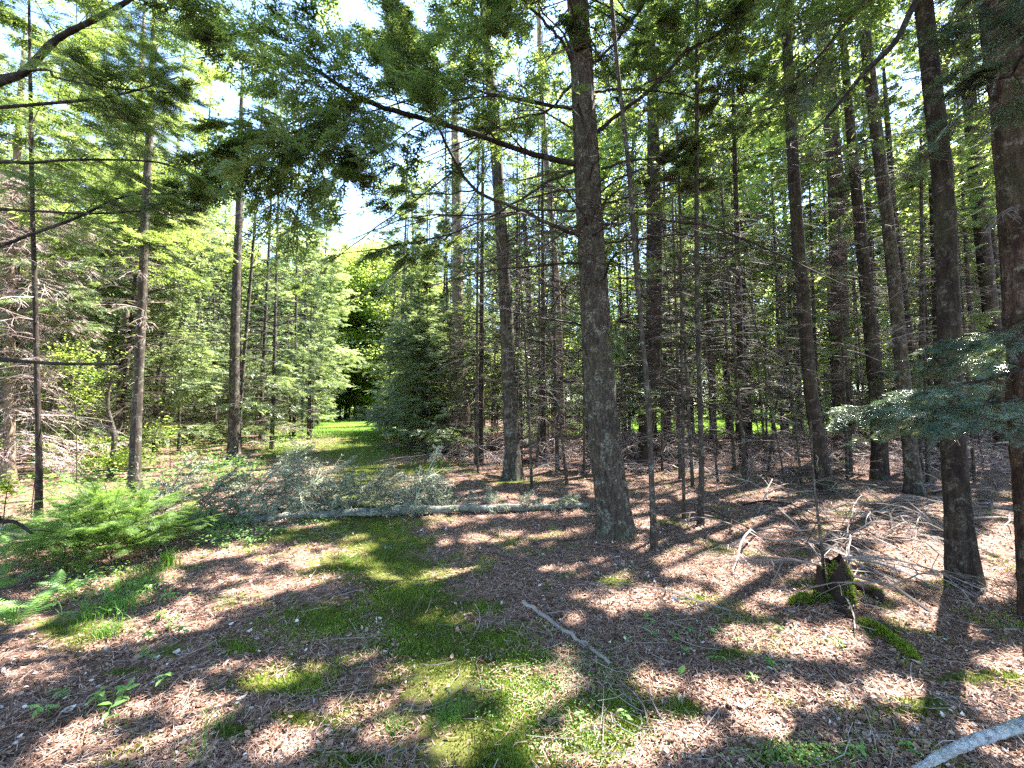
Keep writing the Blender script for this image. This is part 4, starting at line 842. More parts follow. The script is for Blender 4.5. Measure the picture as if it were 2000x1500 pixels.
#PART2
# ------------------------------------------------------------------ floor litter
def hz(x, y): return height(x, y)
def ground_sample(rng, n, r0, r1, a=1.15, p=1.0):
    r = r0 * (r1 / r0) ** (rng.uniform(0, 1, n) ** p); th = rng.uniform(-a, a, n)
    return r * np.sin(th), r * np.cos(th), r
def leaf_litter():
    rng = np.random.default_rng(77); n = 280000
    x, y, r = ground_sample(rng, n, 1.0, 19)
    px, py = to_px(x, y, 0 * x)
    m = moss_amount(x, y); dens = np.clip(1.15 - m * 1.25, .06, 1) * np.where((px > 1150) | (px < 350), 1, .6) * (1 - np.clip(meadow_amount(x, y), 0, 1))
    clump = fbm(x / .5, y / .5, 61, 3); dens *= np.clip((clump - .25) * 3, .25, 1)
    k = rng.uniform(0, 1, n) < dens; x, y, r = x[k], y[k], r[k]; n = len(x)
    L = np.where(rng.uniform(0, 1, n) < .022, rng.uniform(.04, .065, n), .009 + .030 * rng.uniform(0, 1, n) ** 2) * np.clip(.75 + r * .06, .8, 1.6); wd = L * rng.uniform(.35, .75, n)
    q = rng.uniform(0, 6.28, n); up = norm(UP + rng.normal(size=(n, 3)) * .38); d = norm(np.cross(up, np.stack([np.sin(q), np.cos(q), 0 * q], 1))); s = np.cross(up, d)
    c = np.stack([x, y, hz(x, y) + rng.uniform(.002, .02, n)], 1)
    Lx = L[:, None]; W = wd[:, None]; cu = rng.uniform(-.3, .6, n)[:, None] * Lx
    V = np.stack([c - d * Lx * .5 + up * cu * .6, c - d * Lx * .15 - s * W * .5 + up * cu * .3, c + d * Lx * .22 - s * W * .4 + up * cu * .35, c + d * Lx * .5 + up * cu * .8, c + d * Lx * .2 + s * W * .45 + up * cu * .3, c - d * Lx * .2 + s * W * .5 + up * cu * .25, c - up * .003], 1)
    b = (np.arange(n) * 7)[:, None]; tri = np.array([[0, 1, 6], [1, 2, 6], [2, 3, 6], [3, 4, 6], [4, 5, 6], [5, 0, 6]])
    Fc = (b[:, None] + tri[None]).reshape(-1, 3)
    col = rng.beta(2.0, 2.2, n) * .70 + (clump[k] - .43) * 1.0; col[rng.uniform(0, 1, n) > .95] = 1.0
    g = Geo(); g.add(V.reshape(-1, 3), Fc, np.repeat(col, 7))
    tag(obj('leaf_litter', geo_mesh('leaf_litter', g, [M['litter']])), 'brown and pale dead leaves strewn over the forest floor', 'leaf litter', kind='stuff')
    n = 170000; x, y, r = ground_sample(rng, n, 1.0, 9); m = moss_amount(x, y); k = rng.uniform(0, 1, n) > m * 1.1; x, y, r = x[k], y[k], r[k]; n = len(x)
    q = rng.uniform(0, 6.28, n); L = rng.uniform(.02, .07, n)[:, None]; d = np.stack([np.cos(q), np.sin(q), rng.uniform(-.25, .25, n)], 1); s = np.stack([-np.sin(q), np.cos(q), 0 * q], 1) * (.0009 * (1 + r * .35))[:, None]
    c = np.stack([x, y, hz(x, y) + rng.uniform(.004, .018, n)], 1)
    V = np.stack([c - d * L * .5 - s, c - d * L * .5 + s, c + d * L * .5 + s, c + d * L * .5 - s], 1)
    g = Geo(); g.add(V.reshape(-1, 3), np.arange(n * 4).reshape(-1, 4), np.repeat(rng.uniform(0, 1, n), 4))
    tag(obj('needle_litter', geo_mesh('needle_litter', g, [M['straw']])), 'fallen conifer needles and straw scattered on the floor', 'needle litter', kind='stuff')
    # small fallen twigs
    n = 3800; x, y, r = ground_sample(rng, n, 1.1, 16); px, py = to_px(x, y, 0 * x)
    k = rng.uniform(0, 1, n) < np.where(px > 1150, 1, .28); x, y = x[k], y[k]; n = len(x)
    q = rng.uniform(0, 6.28, n); L = rng.uniform(.06, .45, n) ** 1.3; s = np.linspace(-.5, .5, 5)[None]
    cx = x[:, None] + np.cos(q)[:, None] * s * L[:, None]; cy = y[:, None] + np.sin(q)[:, None] * s * L[:, None]
    bend = rng.normal(size=(n, 1)) * .18 * L[:, None] * (s * 2) ** 2; cx += -np.sin(q)[:, None] * bend; cy += np.cos(q)[:, None] * bend
    cz = hz(cx, cy) + .008 + rng.uniform(0, .25, (n, 1)) * L[:, None] * np.clip(s + .3, 0, 1)
    g = Geo(); tubes(g, np.stack([cx, cy, cz], 2), (rng.uniform(.0012, .0035, n))[:, None] * np.linspace(1, .5, 5)[None], 4, rng.uniform(.2, 1, n))
    tag(obj('twig_litter', geo_mesh('twig_litter', g, [M['twig_pale']])), 'thin bare twigs scattered over the needles', 'twig litter', kind='stuff')
leaf_litter()
def blades(rng, x, y, z, L, wd, lean=.5, seg=2):
    n = len(x); q = rng.uniform(0, 6.28, n); h = np.stack([np.cos(q), np.sin(q), 0 * q], 1); s = np.stack([-np.sin(q), np.cos(q), 0 * q], 1) * (wd / 2)[:, None]
    ln = rng.uniform(.1, 1, n)[:, None] * lean; p = np.stack([x, y, z], 1); Lc = L[:, None]
    if seg == 1:
        V = np.stack([p - s, p + s, p + (UP + h * ln) * Lc], 1); return V.reshape(-1, 3), np.arange(n * 3).reshape(-1, 3), 3
    m1 = p + (UP + h * ln * .4) * Lc * .5; m2 = p + (UP * .85 + h * ln * 1.1) * Lc * .85; tp = p + (UP * .85 + h * ln * 1.9) * Lc
    V = np.stack([p - s, p + s, m1 + s * .9, m1 - s * .9, m2 + s * .6, m2 - s * .6, tp], 1); b = (np.arange(n) * 7)[:, None, None]
    Fc = (b + np.array([[0, 1, 2], [0, 2, 3], [3, 2, 4], [3, 4, 5], [5, 4, 6]])[None]).reshape(-1, 3)
    return V.reshape(-1, 3), Fc, 7
def moss_and_grass():
    rng = np.random.default_rng(88)
    n = 800000; x, y, r = ground_sample(rng, n, .95, 12, 1.05)
    m = moss_amount(x, y); nz = fbm(x / .28, y / .28, 71, 3); k = (m * .75 + (nz - .44) * 1.8) > rng.uniform(.15, .5, n)
    x, y, r, nz = x[k], y[k], r[k], nz[k]; n = len(x)
    V, Fc, c = blades(rng, x, y, hz(x, y) - .002, rng.uniform(.005, .020, n) * (1 + .08 * r) * (.6 + nz), rng.uniform(.003, .007, n) * (1 + .12 * r), 1.1, 1)
    g = Geo(); g.add(V, Fc, np.repeat(rng.uniform(0, .7, n) + (nz - .45) * 1.6, c))
    tag(obj('moss', geo_mesh('moss', g, [M['moss']])), 'green moss cushions spreading over the path', 'moss', kind='stuff')
    # sparse grass on the path and thicker at its far end
    n = 9000; x, y, r = ground_sample(rng, n, 1.0, 6, 1.0); m = moss_amount(x, y); nz = fbm(x / .6, y / .6, 73, 2); k = (m > .3) & (nz > .5) & (rng.uniform(0, 1, n) < .5); x, y = x[k], y[k]; n = len(x)
    V, Fc, c = blades(rng, x, y, hz(x, y), rng.uniform(.04, .13, n), rng.uniform(.0015, .003, n), 1.0, 2); g = Geo(); g.add(V, Fc, np.repeat(rng.uniform(.2, .9, n), c))
    n = 60000; y = rng.uniform(8, 48, n) ** 1; x = path_x(y) + rng.normal(size=n) * 1.6 * (1 + y * .02); k = rng.uniform(0, 1, n) < np.clip((y - 9) / 14, .08, 1); x, y = x[k], y[k]; n = len(x)
    V, Fc, c = blades(rng, x, y, hz(x, y), rng.uniform(.05, .14, n), .004 + y * .0006, .8, 1); g.add(V, Fc, np.repeat(rng.uniform(.3, 1, n), c))
    n = 60000; y = rng.uniform(21, 56, n); x = rng.uniform(1, 40, n); V, Fc, c = blades(rng, x, y, hz(x, y), rng.uniform(.15, .4, n), .02 + y * .0005, .8, 1); g.add(V, Fc, np.repeat(rng.uniform(.3, 1, n), c))
    tag(obj('grass', geo_mesh('grass', g, [M['grassb']])), 'short bright grass on the path and in the clearing beyond', 'grass', kind='stuff')
moss_and_grass()
def leaf_quads(rng, p, L, flat=.5, ratio=.5, az=None):
    n = len(p); q = rng.uniform(0, 6.28, n) if az is None else az; nr = norm(UP + rng.normal(size=(n, 3)) * flat); d = norm(np.stack([np.cos(q), np.sin(q), rng.uniform(-.4, .3, n)], 1)); s = norm(np.cross(nr, d)); nr = np.cross(d, s); Lx = L[:, None]
    V = np.stack([p, p + d * Lx * .35 + s * Lx * ratio * .5 + nr * Lx * .06, p + d * Lx * .7 + s * Lx * ratio * .38 + nr * Lx * .04, p + d * Lx - nr * Lx * .1, p + d * Lx * .7 - s * Lx * ratio * .38 + nr * Lx * .04, p + d * Lx * .35 - s * Lx * ratio * .5 + nr * Lx * .06, p + d * Lx * .5], 1)
    b = (np.arange(n) * 7)[:, None, None]; return V.reshape(-1, 3), (b + np.array([[0, 6, 1], [1, 6, 2], [2, 6, 3], [3, 6, 4], [4, 6, 5], [5, 6, 0]])[None]).reshape(-1, 3), 7
def undergrowth():
    rng = np.random.default_rng(99); g = Geo()
    # low leaves left of the path
    n = 30000; y = rng.uniform(4.6, 24, n); x = path_x(y) - 1.3 - rng.gamma(1.6, 2.2, n) * (y / 9); cl = fbm(x / .9, y / .9, 81, 3); k = (cl > .43) & (x > -y * 1.5) ; x, y = x[k], y[k]; cl = cl[k]; n = len(x)
    p = np.stack([x, y, hz(x, y) + rng.uniform(.02, 1, n) ** 1.5 * (cl - .38) * 2.4], 1)
    V, Fc, c = leaf_quads(rng, p, rng.uniform(.03, .075, n) * (1 + y * .02), .4); g.add(V, Fc, np.repeat(rng.uniform(.1, .9, n), c))
    tag(obj('undergrowth', geo_mesh('undergrowth', g, [M['plant']])), 'low leafy undergrowth in the sun left of the path', 'undergrowth', kind='stuff')
    g = Geo()
    def patch(px, py, rx, ry, n, L, h):
        X = rng.normal(px, rx * .5, n); Y = rng.normal(py, ry * .5, n); pts = np.array([G(a, b) for a, b in zip(X, np.clip(Y, 860, 1560))])
        pts[:, 2] += rng.uniform(.01, h, n); V, Fc, c = leaf_quads(rng, pts, rng.uniform(L * .6, L * 1.2, n), .5, .55); g.add(V, Fc, np.repeat(rng.uniform(.3, 1, n), c))
    patch(1090, 1330, 150, 60, 900, .012, .05); patch(1170, 1290, 110, 50, 400, .011, .04); patch(1150, 1450, 190, 70, 700, .012, .04); patch(1010, 1380, 120, 50, 350, .012, .04); patch(880, 1330, 200, 90, 400, .010, .03); patch(1560, 1480, 150, 30, 350, .018, .04)
    patch(1340, 1240, 120, 40, 160, .02, .04); patch(720, 1260, 80, 60, 260, .014, .04); patch(1500, 1290, 80, 30, 60, .02, .04); patch(440, 1050, 110, 26, 900, .035, .16); patch(620, 1030, 60, 12, 160, .03, .08); patch(210, 1150, 140, 50, 700, .03, .12)
    tag(obj('ground_cover', geo_mesh('ground_cover', g, [M['plant']])), 'tiny leaved creeping ground cover between the moss patches', 'ground cover', kind='stuff')
undergrowth()
print('floor', round(time.time() - T0, 1))

# ------------------------------------------------------------------ fallen log with its lichened branches
def fallen_log():
    rng = np.random.default_rng(123)
    px = [(-120, 1062), (60, 1042), (310, 1024), (500, 1012), (700, 1004), (900, 996), (1040, 990), (1150, 986)]
    pts = []
    for i, (a, b) in enumerate(px): p = G(a, b + 7); p[2] += .06 + .02 * math.sin(i * 1.7); pts.append(p)
    pts = np.array(pts); b = pts[4].copy(); b[2] -= .05
    root = thing('fallen_tree', 'long thin fallen trunk with grey green lichen and brushy branches lying across the path', 'fallen tree', b)
    loc = pts - b; n = 90; c = spline(loc, n); c[:, 2] += .008 * np.sin(np.arange(n) * .9); g = Geo()
    r = np.linspace(.075, .042, n) * (1 + .07 * rng.normal(size=n)); tubes(g, c, r, 16, .5)
    obj('trunk', geo_mesh('trunk', g, [M['log']], True), root)
    # branches along the back of the trunk, brushy with lichen
    spots = [(235 + i * 13 + rng.uniform(-8, 8)) for i in range(52)] + [930, 945, 960, 985, 1005, 1030, 1055, 1075, 1095, 1110]
    for i, a in enumerate(spots):
        u = np.interp(a, [q[0] for q in px], np.linspace(0, 1, len(px))); p0 = c[int(u * (n - 1))]
        big = np.clip(1.0 - abs(a - 560) / 620, .3, 1)
        L = (rng.uniform(.9, 1.9) * big) if a < 920 else rng.uniform(.2, .42)
        g = Geo(); az = np.array([rng.uniform(.25, 2.9)]); el = np.array([rng.uniform(.3, 1.1)])
        if a > 920: az = np.array([rng.uniform(-1.4, 3.6)]); L *= 1.2
        if a < 920 and i % 5 == 4: az = np.array([-1.4 + rng.uniform(-.6, .6)]); L *= .35
        ax = dead_branches(rng, g, p0[None], az, np.array([L]), el, np.array([rng.uniform(.0, .3)]), NL=20, NL2=9, r=.016, shade=(.15, .9), ratio=.62, fine=.7)
        # lichen tufts on the twigs
        V0 = np.concatenate(g.V); sel = rng.integers(0, len(V0), 900 if a < 920 else 500); p = V0[sel] + rng.normal(size=(len(sel), 3)) * .009
        d = rdir(rng, len(sel)); s = rdir(rng, len(sel)); Lq = rng.uniform(.010, .028, len(sel))[:, None]
        g.add(np.stack([p, p + d * Lq, p + s * Lq * .7], 1).reshape(-1, 3), np.arange(len(sel) * 3).reshape(-1, 3), np.repeat(rng.uniform(.45, 1, len(sel)), 3))
        obj('branch', geo_mesh('branch', g, [M['lichen']]), root)
fallen_log()
# ------------------------------------------------------------------ loose sticks, traced one by one
def stick(pix, r, label, name='stick', m='twig_pale', twigs=5, lift=.0, grp=None, seed=0, up=0.0, cat='stick', tw=.35):
    rng = np.random.default_rng(900 + seed); pts = np.array([G(a, b) for a, b in pix]); pts[:, 2] += r + lift
    pts[:, 2] += up * np.sin(np.linspace(0, math.pi, len(pts))); b = pts[0].copy(); c = spline(pts - b, 18); c[1:-1] += rng.normal(size=(16, 3)) * r * .35
    g = Geo(); tubes(g, c, np.linspace(r, r * .6, 18) * (1 + .1 * rng.normal(size=18)), 7, rng.uniform(.35, .75))
    if twigs:
        L = np.linalg.norm(np.diff(c, axis=0), axis=1).sum(); lat, Ls, _ = laterals(rng, c[None], twigs, [L], .15, (.4, 1.1), -.05, 5, tw, .2, .25)
        lat[..., 2] = np.maximum(lat[..., 2], -.01); tubes(g, lat, r * .38 * np.linspace(1, .35, 5)[None] * np.ones((twigs, 1)), 4, rng.uniform(.3, .9, twigs))
        l2, _, _ = laterals(rng, lat, 3, Ls, .2, (.4, 1.), .1, 4, .5, .25, .2); tubes(g, l2, r * .2 * np.linspace(1, .4, 4)[None] * np.ones((len(l2), 1)), 3, .6)
    o = obj(name, geo_mesh(name, g, [M[m]], False), None, b); tag(o, label, cat, grp); return o
stick([(1022, 1180), (1062, 1208), (1108, 1240), (1150, 1266), (1192, 1303)], .017, 'crooked brown stick lying on moss in the middle foreground', m='twig_pale', twigs=2, seed=1, tw=.2)
stick([(655, 1145), (690, 1168), (712, 1203)], .007, 'short bent stick on the moss left of centre', m='twig', twigs=1, seed=2)
stick([(555, 1396), (608, 1374)], .006, 'short pale stick on bare needles in the lower left', twigs=0, seed=3)
stick([(845, 1243), (885, 1230), (940, 1236)], .004, 'thin lichened twig curving beside the bright moss patch', m='lichen', twigs=2, seed=4)
stick([(940, 1222), (970, 1217), (1000, 1213)], .005, 'small grey lichened twig just left of the crooked brown stick', m='lichen', twigs=2, seed=5)
stick([(855, 1221), (905, 1220)], .004, 'tiny straight grey twig above the thin curving one', m='lichen', twigs=0, seed=6)
stick([(1145, 1262), (1195, 1272), (1250, 1280)], .004, 'thin dark twig crossing behind the end of the crooked stick', m='twig', twigs=2, seed=7)
stick([(1075, 1214), (1110, 1205), (1140, 1203)], .006, 'short twig leaning on the upper part of the crooked stick', m='twig', twigs=1, seed=8)
stick([(738, 1298), (790, 1288)], .007, 'short stick beside the shaded grass left of the bright moss', m='twig', twigs=0, seed=9)
stick([(730, 1480), (790, 1466), (835, 1460)], .006, 'grey stick at the bottom edge left of the centre moss', m='lichen', twigs=1, seed=10)
stick([(1835, 978), (1713, 1010), (1678, 1020), (1660, 1045), (1655, 1073), (1657, 1118)], .009, 'long pale bent branch arching over the slash above the mossy stump', name='fallen_branch', twigs=5, up=.12, seed=11, cat='branch', tw=.25)
stick([(1825, 1003), (1755, 1035), (1706, 1062)], .010, 'pale straight branch lying left of the blotched dark trunk', name='fallen_branch', twigs=5, up=.05, seed=12, cat='branch')
stick([(1587, 1027), (1524, 1048), (1457, 1041)], .007, 'thin bowed branch left of the leaning trunk foot', name='fallen_branch', twigs=5, up=.05, seed=13, cat='branch')
stick([(1811, 992), (1793, 1038), (1788, 1080)], .010, 'short upright grey branch piece at the slash before the blotched trunk', name='fallen_branch', twigs=4, up=.1, seed=14, cat='branch')
stick([(2010, 998), (1950, 993), (1895, 991)], .018, 'thick pale pole lying right of the blotched dark trunk', name='fallen_branch', twigs=3, seed=15, cat='branch', tw=.2)
stick([(1895, 1017), (1940, 1040), (1990, 1062)], .010, 'pale branch slanting down just below the thick pole', name='fallen_branch', twigs=4, seed=16, cat='branch')
stick([(1846, 1055), (1874, 1097), (1891, 1140), (1902, 1157)], .006, 'thin curved twig hanging in front of the blotched trunk foot', name='fallen_branch', twigs=3, up=.1, seed=17, cat='branch', tw=.2)
stick([(1510, 1171), (1535, 1200), (1559, 1234)], .005, 'thin twig pointing down at the lit litter left of the stump', twigs=1, seed=18)
stick([(1650, 1174), (1667, 1213), (1671, 1245)], .006, 'pale curved twig lying across the mossy rotten log', twigs=1, seed=19, lift=.05)
stick([(1524, 1304), (1597, 1342), (1650, 1363)], .006, 'long pale twig on the litter below the mossy log', twigs=2, seed=20)
stick([(1692, 1433), (1730, 1451), (1768, 1510)], .006, 'grey twig at the bottom edge beside the white blurred branch', m='lichen', twigs=2, seed=21)
stick([(1765, 1262), (1735, 1300)], .005, 'tiny twig crossing the lower end of the mossy log', twigs=0, seed=22)
stick([(1990, 1232), (1930, 1232), (1880, 1240)], .007, 'pale branch at the foot of the massive edge trunk', twigs=3, seed=23)
stick([(1480, 1005), (1500, 980), (1545, 960), (1590, 965)], .008, 'arched pale branch on the slash heap behind the leaning trunk', name='fallen_branch', twigs=8, up=.16, seed=24, cat='branch')
stick([(1000, 1088), (960, 1062), (900, 1050), (840, 1045)], .006, 'lichened twig lying just in front of the fallen trunk', m='lichen', twigs=6, seed=25)
stick([(1160, 1052), (1090, 1058), (1010, 1056)], .007, 'dark straight branch lying between the fallen trunk and the big spruce foot', m='twig', twigs=4, seed=26)
rs = np.random.default_rng(41)
first = None
def loose(px, py, L, az, up, r, seed, pale=True):
    rng = np.random.default_rng(seed); b = G(px, py); g = Geo()
    dead_branches(rng, g, np.zeros((1, 3)), np.array([az]), np.array([L]), np.array([up]), np.array([up * .9 + .05]), NL=8, NL2=4, r=r * 1.6, shade=(.3, 1), ratio=.5, fine=1.1)
    o = obj('fallen_branch', geo_mesh('fallen_branch', g, [M['twig_pale' if pale else 'twig']]), None, b + np.array([0, 0, .01]))
    tag(o, 'bare dead branch tangled in the slash on the floor of the right hand wood', 'branch', 'dead branches in the slash'); return o
for i in range(128):
    if i < 26: px, py = rs.uniform(1420, 1760), rs.uniform(955, 1075)
    elif i < 46: px, py = rs.uniform(1700, 2050), rs.uniform(925, 1100)
    elif i < 52: px, py = rs.uniform(1400, 1950), rs.uniform(1080, 1200)
    elif i < 74: px, py = rs.uniform(1180, 1960), rs.uniform(880, 950)
    else: px, py = rs.uniform(1420, 2080), rs.uniform(870, 1040)
    loose(px, py, rs.uniform(.6, 1.9), rs.uniform(0, 6.28), rs.uniform(.03, .65), rs.uniform(.005, .009), 500 + i, rs.uniform() < .6)
# brush at the back of the right wood
def brush():
    rng = np.random.default_rng(17); n = 1500; y = rng.uniform(9.5, 18, n); x = rng.uniform(-.6, 1.35, n) * y; k = (np.abs(x - path_x(y)) > 2.6) & ((y > 11.5) | (x > 1)); x, y = x[k], y[k]; n = len(x)
    b = np.stack([x, y, hz(x, y) + rng.uniform(0, .95, n) * np.clip((y - 10) / 3.5, .1, 1) * np.where((x > y * .38) & (x < y * .68), .45, 1)], 1); g = Geo()
    dead_branches(rng, g, b, rng.uniform(0, 6.28, n), rng.uniform(.6, 2.0, n), rng.uniform(-.1, .8, n), rng.uniform(.1, .8, n), NL=7, NL2=3, r=.012, shade=(.1, 1), fine=1.3)
    tag(obj('brush', geo_mesh('brush', g, [M['twig_pink']])), 'tangled heap of bare dead brush along the back of the right hand wood', 'brush', kind='stuff')
brush()
# bare thin stems in the right wood
for i in range(84):
    for _ in range(40):
        y = rs.uniform(7.5, 19); x = rs.uniform(-.12, 1.3) * y
        if pathd(x, y) < 2.6: continue
        if all((x - a) ** 2 + (y - b) ** 2 > .3 for a, b in placed + _bases): break
    placed.append((x, y)); rng = np.random.default_rng(700 + i); b = np.array([x, y, float(hz(x, y))]); H = rng.uniform(3, 9)
    root = thing('bare_sapling', 'thin bare dead sapling standing among the thicker trunks of the right hand wood', 'sapling', b, 'bare saplings in the right hand wood')
    g = Geo(); ln = rng.normal(size=2) * .35; rr0 = rng.uniform(.018, .04)
    c, r = trunk_mesh(g, np.array([[0, 0, -.05], [ln[0] * .4, ln[1] * .4, H * .5], [ln[0], ln[1], H]]), [rr0, rr0 * .7, .006], 6, 1.2, n=12, seed=i); obj('trunk', geo_mesh('trunk', g, [M['bark']], True), root)
    wd = Geo(); nd = int(H * 7); z = rng.uniform(.5, H, nd); base = np.stack([np.interp(z, c[:, 2], c[:, q]) for q in range(3)], 1)
    dead_branches(rng, wd, base, rng.uniform(0, 6.28, nd), rng.uniform(.3, 1.1, nd), NL=6, NL2=2, r=.006, shade=(.1, .9), fine=1.4); obj('branchwork', geo_mesh('branchwork', wd, [M['twig_pale']]), root)
print('sticks', round(time.time() - T0, 1))
# ------------------------------------------------------------------ stump, rotten log, lichened stem
def mossy(name, label, cat, base, V, Fc, moss_up=.2, n_moss=2600, seed=1):
    """a rotten wood body (one part) with a moss coat (another part)"""
    rng = np.random.default_rng(seed); root = thing(name, label, cat, base); V = np.asarray(V); g = Geo(); g.add(V, Fc, .3)
    obj('wood', geo_mesh('wood', g, [M['rot']], True), root)
    tri = V[Fc[:, :3]]; nr = np.cross(tri[:, 1] - tri[:, 0], tri[:, 2] - tri[:, 0]); ar = np.linalg.norm(nr, axis=1); nr = norm(nr)
    wgt = ar * (nr[:, 2] > moss_up) + 1e-9; f = rng.choice(len(Fc), n_moss, p=wgt / wgt.sum()); q = V[Fc[f]]; w_ = rng.dirichlet(np.ones(Fc.shape[1]), n_moss)
    p = (q * w_[..., None]).sum(1); keep = vnoise(p[:, 0] * 12 + 3, p[:, 1] * 12 + p[:, 2] * 9, seed) > .42; p = p[keep]; d = norm(nr[f][keep] + rng.normal(size=p.shape) * .5); s = norm(np.cross(d, rdir(rng, len(p)))); L = rng.uniform(.010, .026, len(p))[:, None]
    g = Geo(); g.add(np.stack([p - s * .004, p + s * .004, p + d * L], 1).reshape(-1, 3), np.arange(len(p) * 3).reshape(-1, 3), np.repeat(rng.uniform(.1, .85, len(p)), 3)); obj('moss_coat', geo_mesh('moss_coat', g, [M['moss']]), root)
    return root
def ring_body(cs, rs_, k=18, seed=3, amp=.25, squash=None):
    rng = np.random.default_rng(seed); n = len(cs); a = np.arange(k) * 2 * math.pi / k; V = []
    for i, (c, r) in enumerate(zip(cs, rs_)):
        rad = r * (1 + amp * (vnoise(a * 1.6 + seed, np.full(k, i * .6), seed) - .5) * 2 + .05 * rng.normal(size=k)); V.append(np.stack([c[0] + rad * np.cos(a), c[1] + rad * np.sin(a), np.full(k, c[2]) + .02 * rng.normal(size=k)], 1))
    V = np.concatenate(V); i = (np.arange(n - 1) * k)[:, None]; j = np.arange(k)[None]; j2 = (j + 1) % k; Fc = np.stack([i + j, i + j2, i + k + j2, i + k + j], -1).reshape(-1, 4)
    V = np.vstack([V, [np.mean(V[-k:], 0) - np.array([0, 0, .04])]]); e = len(V) - 1; top = np.stack([(n - 1) * k + np.arange(k), (n - 1) * k + (np.arange(k) + 1) % k, np.full(k, e), np.full(k, e)], 1)
    return V, Fc, top
b = G(1640, 1168)
V, Fc, top = ring_body([(0, 0, -.05), (0, 0, .04), (.0, 0, .1), (.01, .01, .17), (.0, .02, .24), (-.02, .02, .29)], [.135, .10, .08, .075, .068, .055], 20, 4, .4)
Fq = Fc; mossy('stump', 'rotten stump with a yellow green mossy crown and broken dark side', 'stump', b, V, Fq, -.4, 3400, 5)
b = G(1604, 1168)
V, Fc, top = ring_body([(0, 0, -.04), (0, 0, .05), (-.005, 0, .12), (-.01, .0, .2), (-.015, 0, .26)], [.065, .045, .035, .026, .006], 12, 8, .4)
mossy('stump_splinter', 'upright splintered grey snag left beside the mossy stump', 'snag', b, V, Fc, .3, 300, 6)
def log_body(pix, r, seed, lift=0.5):
    pts = np.array([G(a, b_) for a, b_ in pix]); pts[:, 2] += r * lift; b_ = pts[0].copy(); c = spline(pts - b_, 26); k = 14; g = Geo()
    rr = r * (1 + .28 * (vnoise(np.arange(26) * .6, np.zeros(26), seed) - .5)) * np.interp(np.arange(26), [0, 3, 20, 25], [.5, 1, .9, .2]); tubes(g, c, rr, k, .3); ar = g.arrays(); V = ar[0].astype(float); V += (vnoise(V[:, 0] * 14, V[:, 1] * 14 + V[:, 2] * 11, seed)[:, None] - .5) * r * .5
    return b_, V, ar[1].reshape(-1, 4)
b, V, Fc = log_body([(1632, 1190), (1680, 1215), (1740, 1250), (1800, 1300)], .042, 3, .1); mossy('rotten_log', 'low rotten log under dark green moss running down right from the stump', 'log', b, V, Fc, .05, 5200, 7)
b, V, Fc = log_body([(1545, 1185), (1590, 1172), (1640, 1176)], .05, 5, .1); mossy('mossy_root', 'mossy root hump spreading left of the rotten stump', 'root', b, V, Fc, .05, 1800, 8)
b, V, Fc = log_body([(1660, 1140), (1700, 1160), (1725, 1178)], .045, 6, .2); mossy('mossy_root', 'small mossy root hump spreading right of the rotten stump', 'root', b, V, Fc, .05, 1500, 9)
hero_tree('Th', [(1612, 1150), (1604, 1060), (1594, 980), (1587, 900), (1584, 830)], 7, 4, M['bark'], 'thin pale lichen spotted stem rising from the rotten stump', H=1.4, z0=9, dead=10, deadL=.4, dead_z=(.4, 1.3), k=8, dr=.003, twm='lichen', crown=False, name='sapling', cat='sapling', flare=1.1)
# ------------------------------------------------------------------ plants on the floor
def frond_template(rng):
    V = []; Fc = []; n = 17
    for q in range(n):
        t = q / n; x = .1 + .9 * t; z = .55 * x - .62 * x * x; L = .20 * math.sin(math.pi * min(1, t * .85 + .17)) * (1 if t < .5 else 1) + .01
        for sg in (-1, 1):
            p = np.array([x, 0, z]); d = np.array([.45, sg, -.25]); d /= np.linalg.norm(d); wv = np.array([.030, 0, .008]) * (1.0)
            for (a, b_) in ((0, .35), (.35, .7), (.7, 1)):
                i = len(V); w0 = wv * (1 - a * .7); w1 = wv * (1 - b_ * .85); V.extend([p + d * L * a - w0 * .5, p + d * L * a + w0 * .5, p + d * L * b_ + w1 * .5 + [0, 0, -.03 * b_ * L], p + d * L * b_ - w1 * .5 + [0, 0, -.03 * b_ * L]]); Fc.append((i, i + 1, i + 2, i + 3))
    pts = [(t, 0, .55 * t - .62 * t * t) for t in np.linspace(0, 1, 10)]
    for a, b_ in zip(pts[:-1], pts[1:]):
        a = np.array(a); b_ = np.array(b_); i = len(V); V.extend([a - [0, .006, 0], a + [0, .006, 0], b_ + [0, .005, 0], b_ - [0, .005, 0]]); Fc.append((i, i + 1, i + 2, i + 3))
    return np.array(V), np.array(Fc)
FRO = [frond_template(trng)]
def fern(px, py, size, n, label, seed):
    rng = np.random.default_rng(seed); b = G(px, py); root = thing('fern', label, 'fern', b)
    for i in range(n):
        az = i * 2.4 + rng.uniform(-.4, .4); el = rng.uniform(.3, .75); X = np.array([[math.cos(az) * math.cos(el), math.sin(az) * math.cos(el), math.sin(el)]]); Z = np.array([[-math.cos(az) * math.sin(el), -math.sin(az) * math.sin(el), math.cos(el)]])
        g = Geo(); place(g, FRO, np.zeros((1, 3)), X, Z, np.array([size * rng.uniform(.7, 1.15)]), np.array([rng.uniform(.3, .8)]), 0, rng); obj('frond', geo_mesh('frond', g, [M['plant']]), root)
fern(30, 1222, .36, 8, 'large bright fern at the left edge of the view', 1); fern(88, 1190, .32, 7, 'bright fern just right of the one at the left edge', 2); fern(140, 1160, .26, 6, 'smaller fern at the foot of the feathery bush', 3)
fern(8, 1150, .30, 6, 'shaded fern at the left edge behind the bright ones', 4); fern(682, 1100, .17, 6, 'small bright fern alone on the moss in the centre left', 5); fern(20, 1085, .28, 6, 'shaded fern under the broken bough at the left edge', 6)
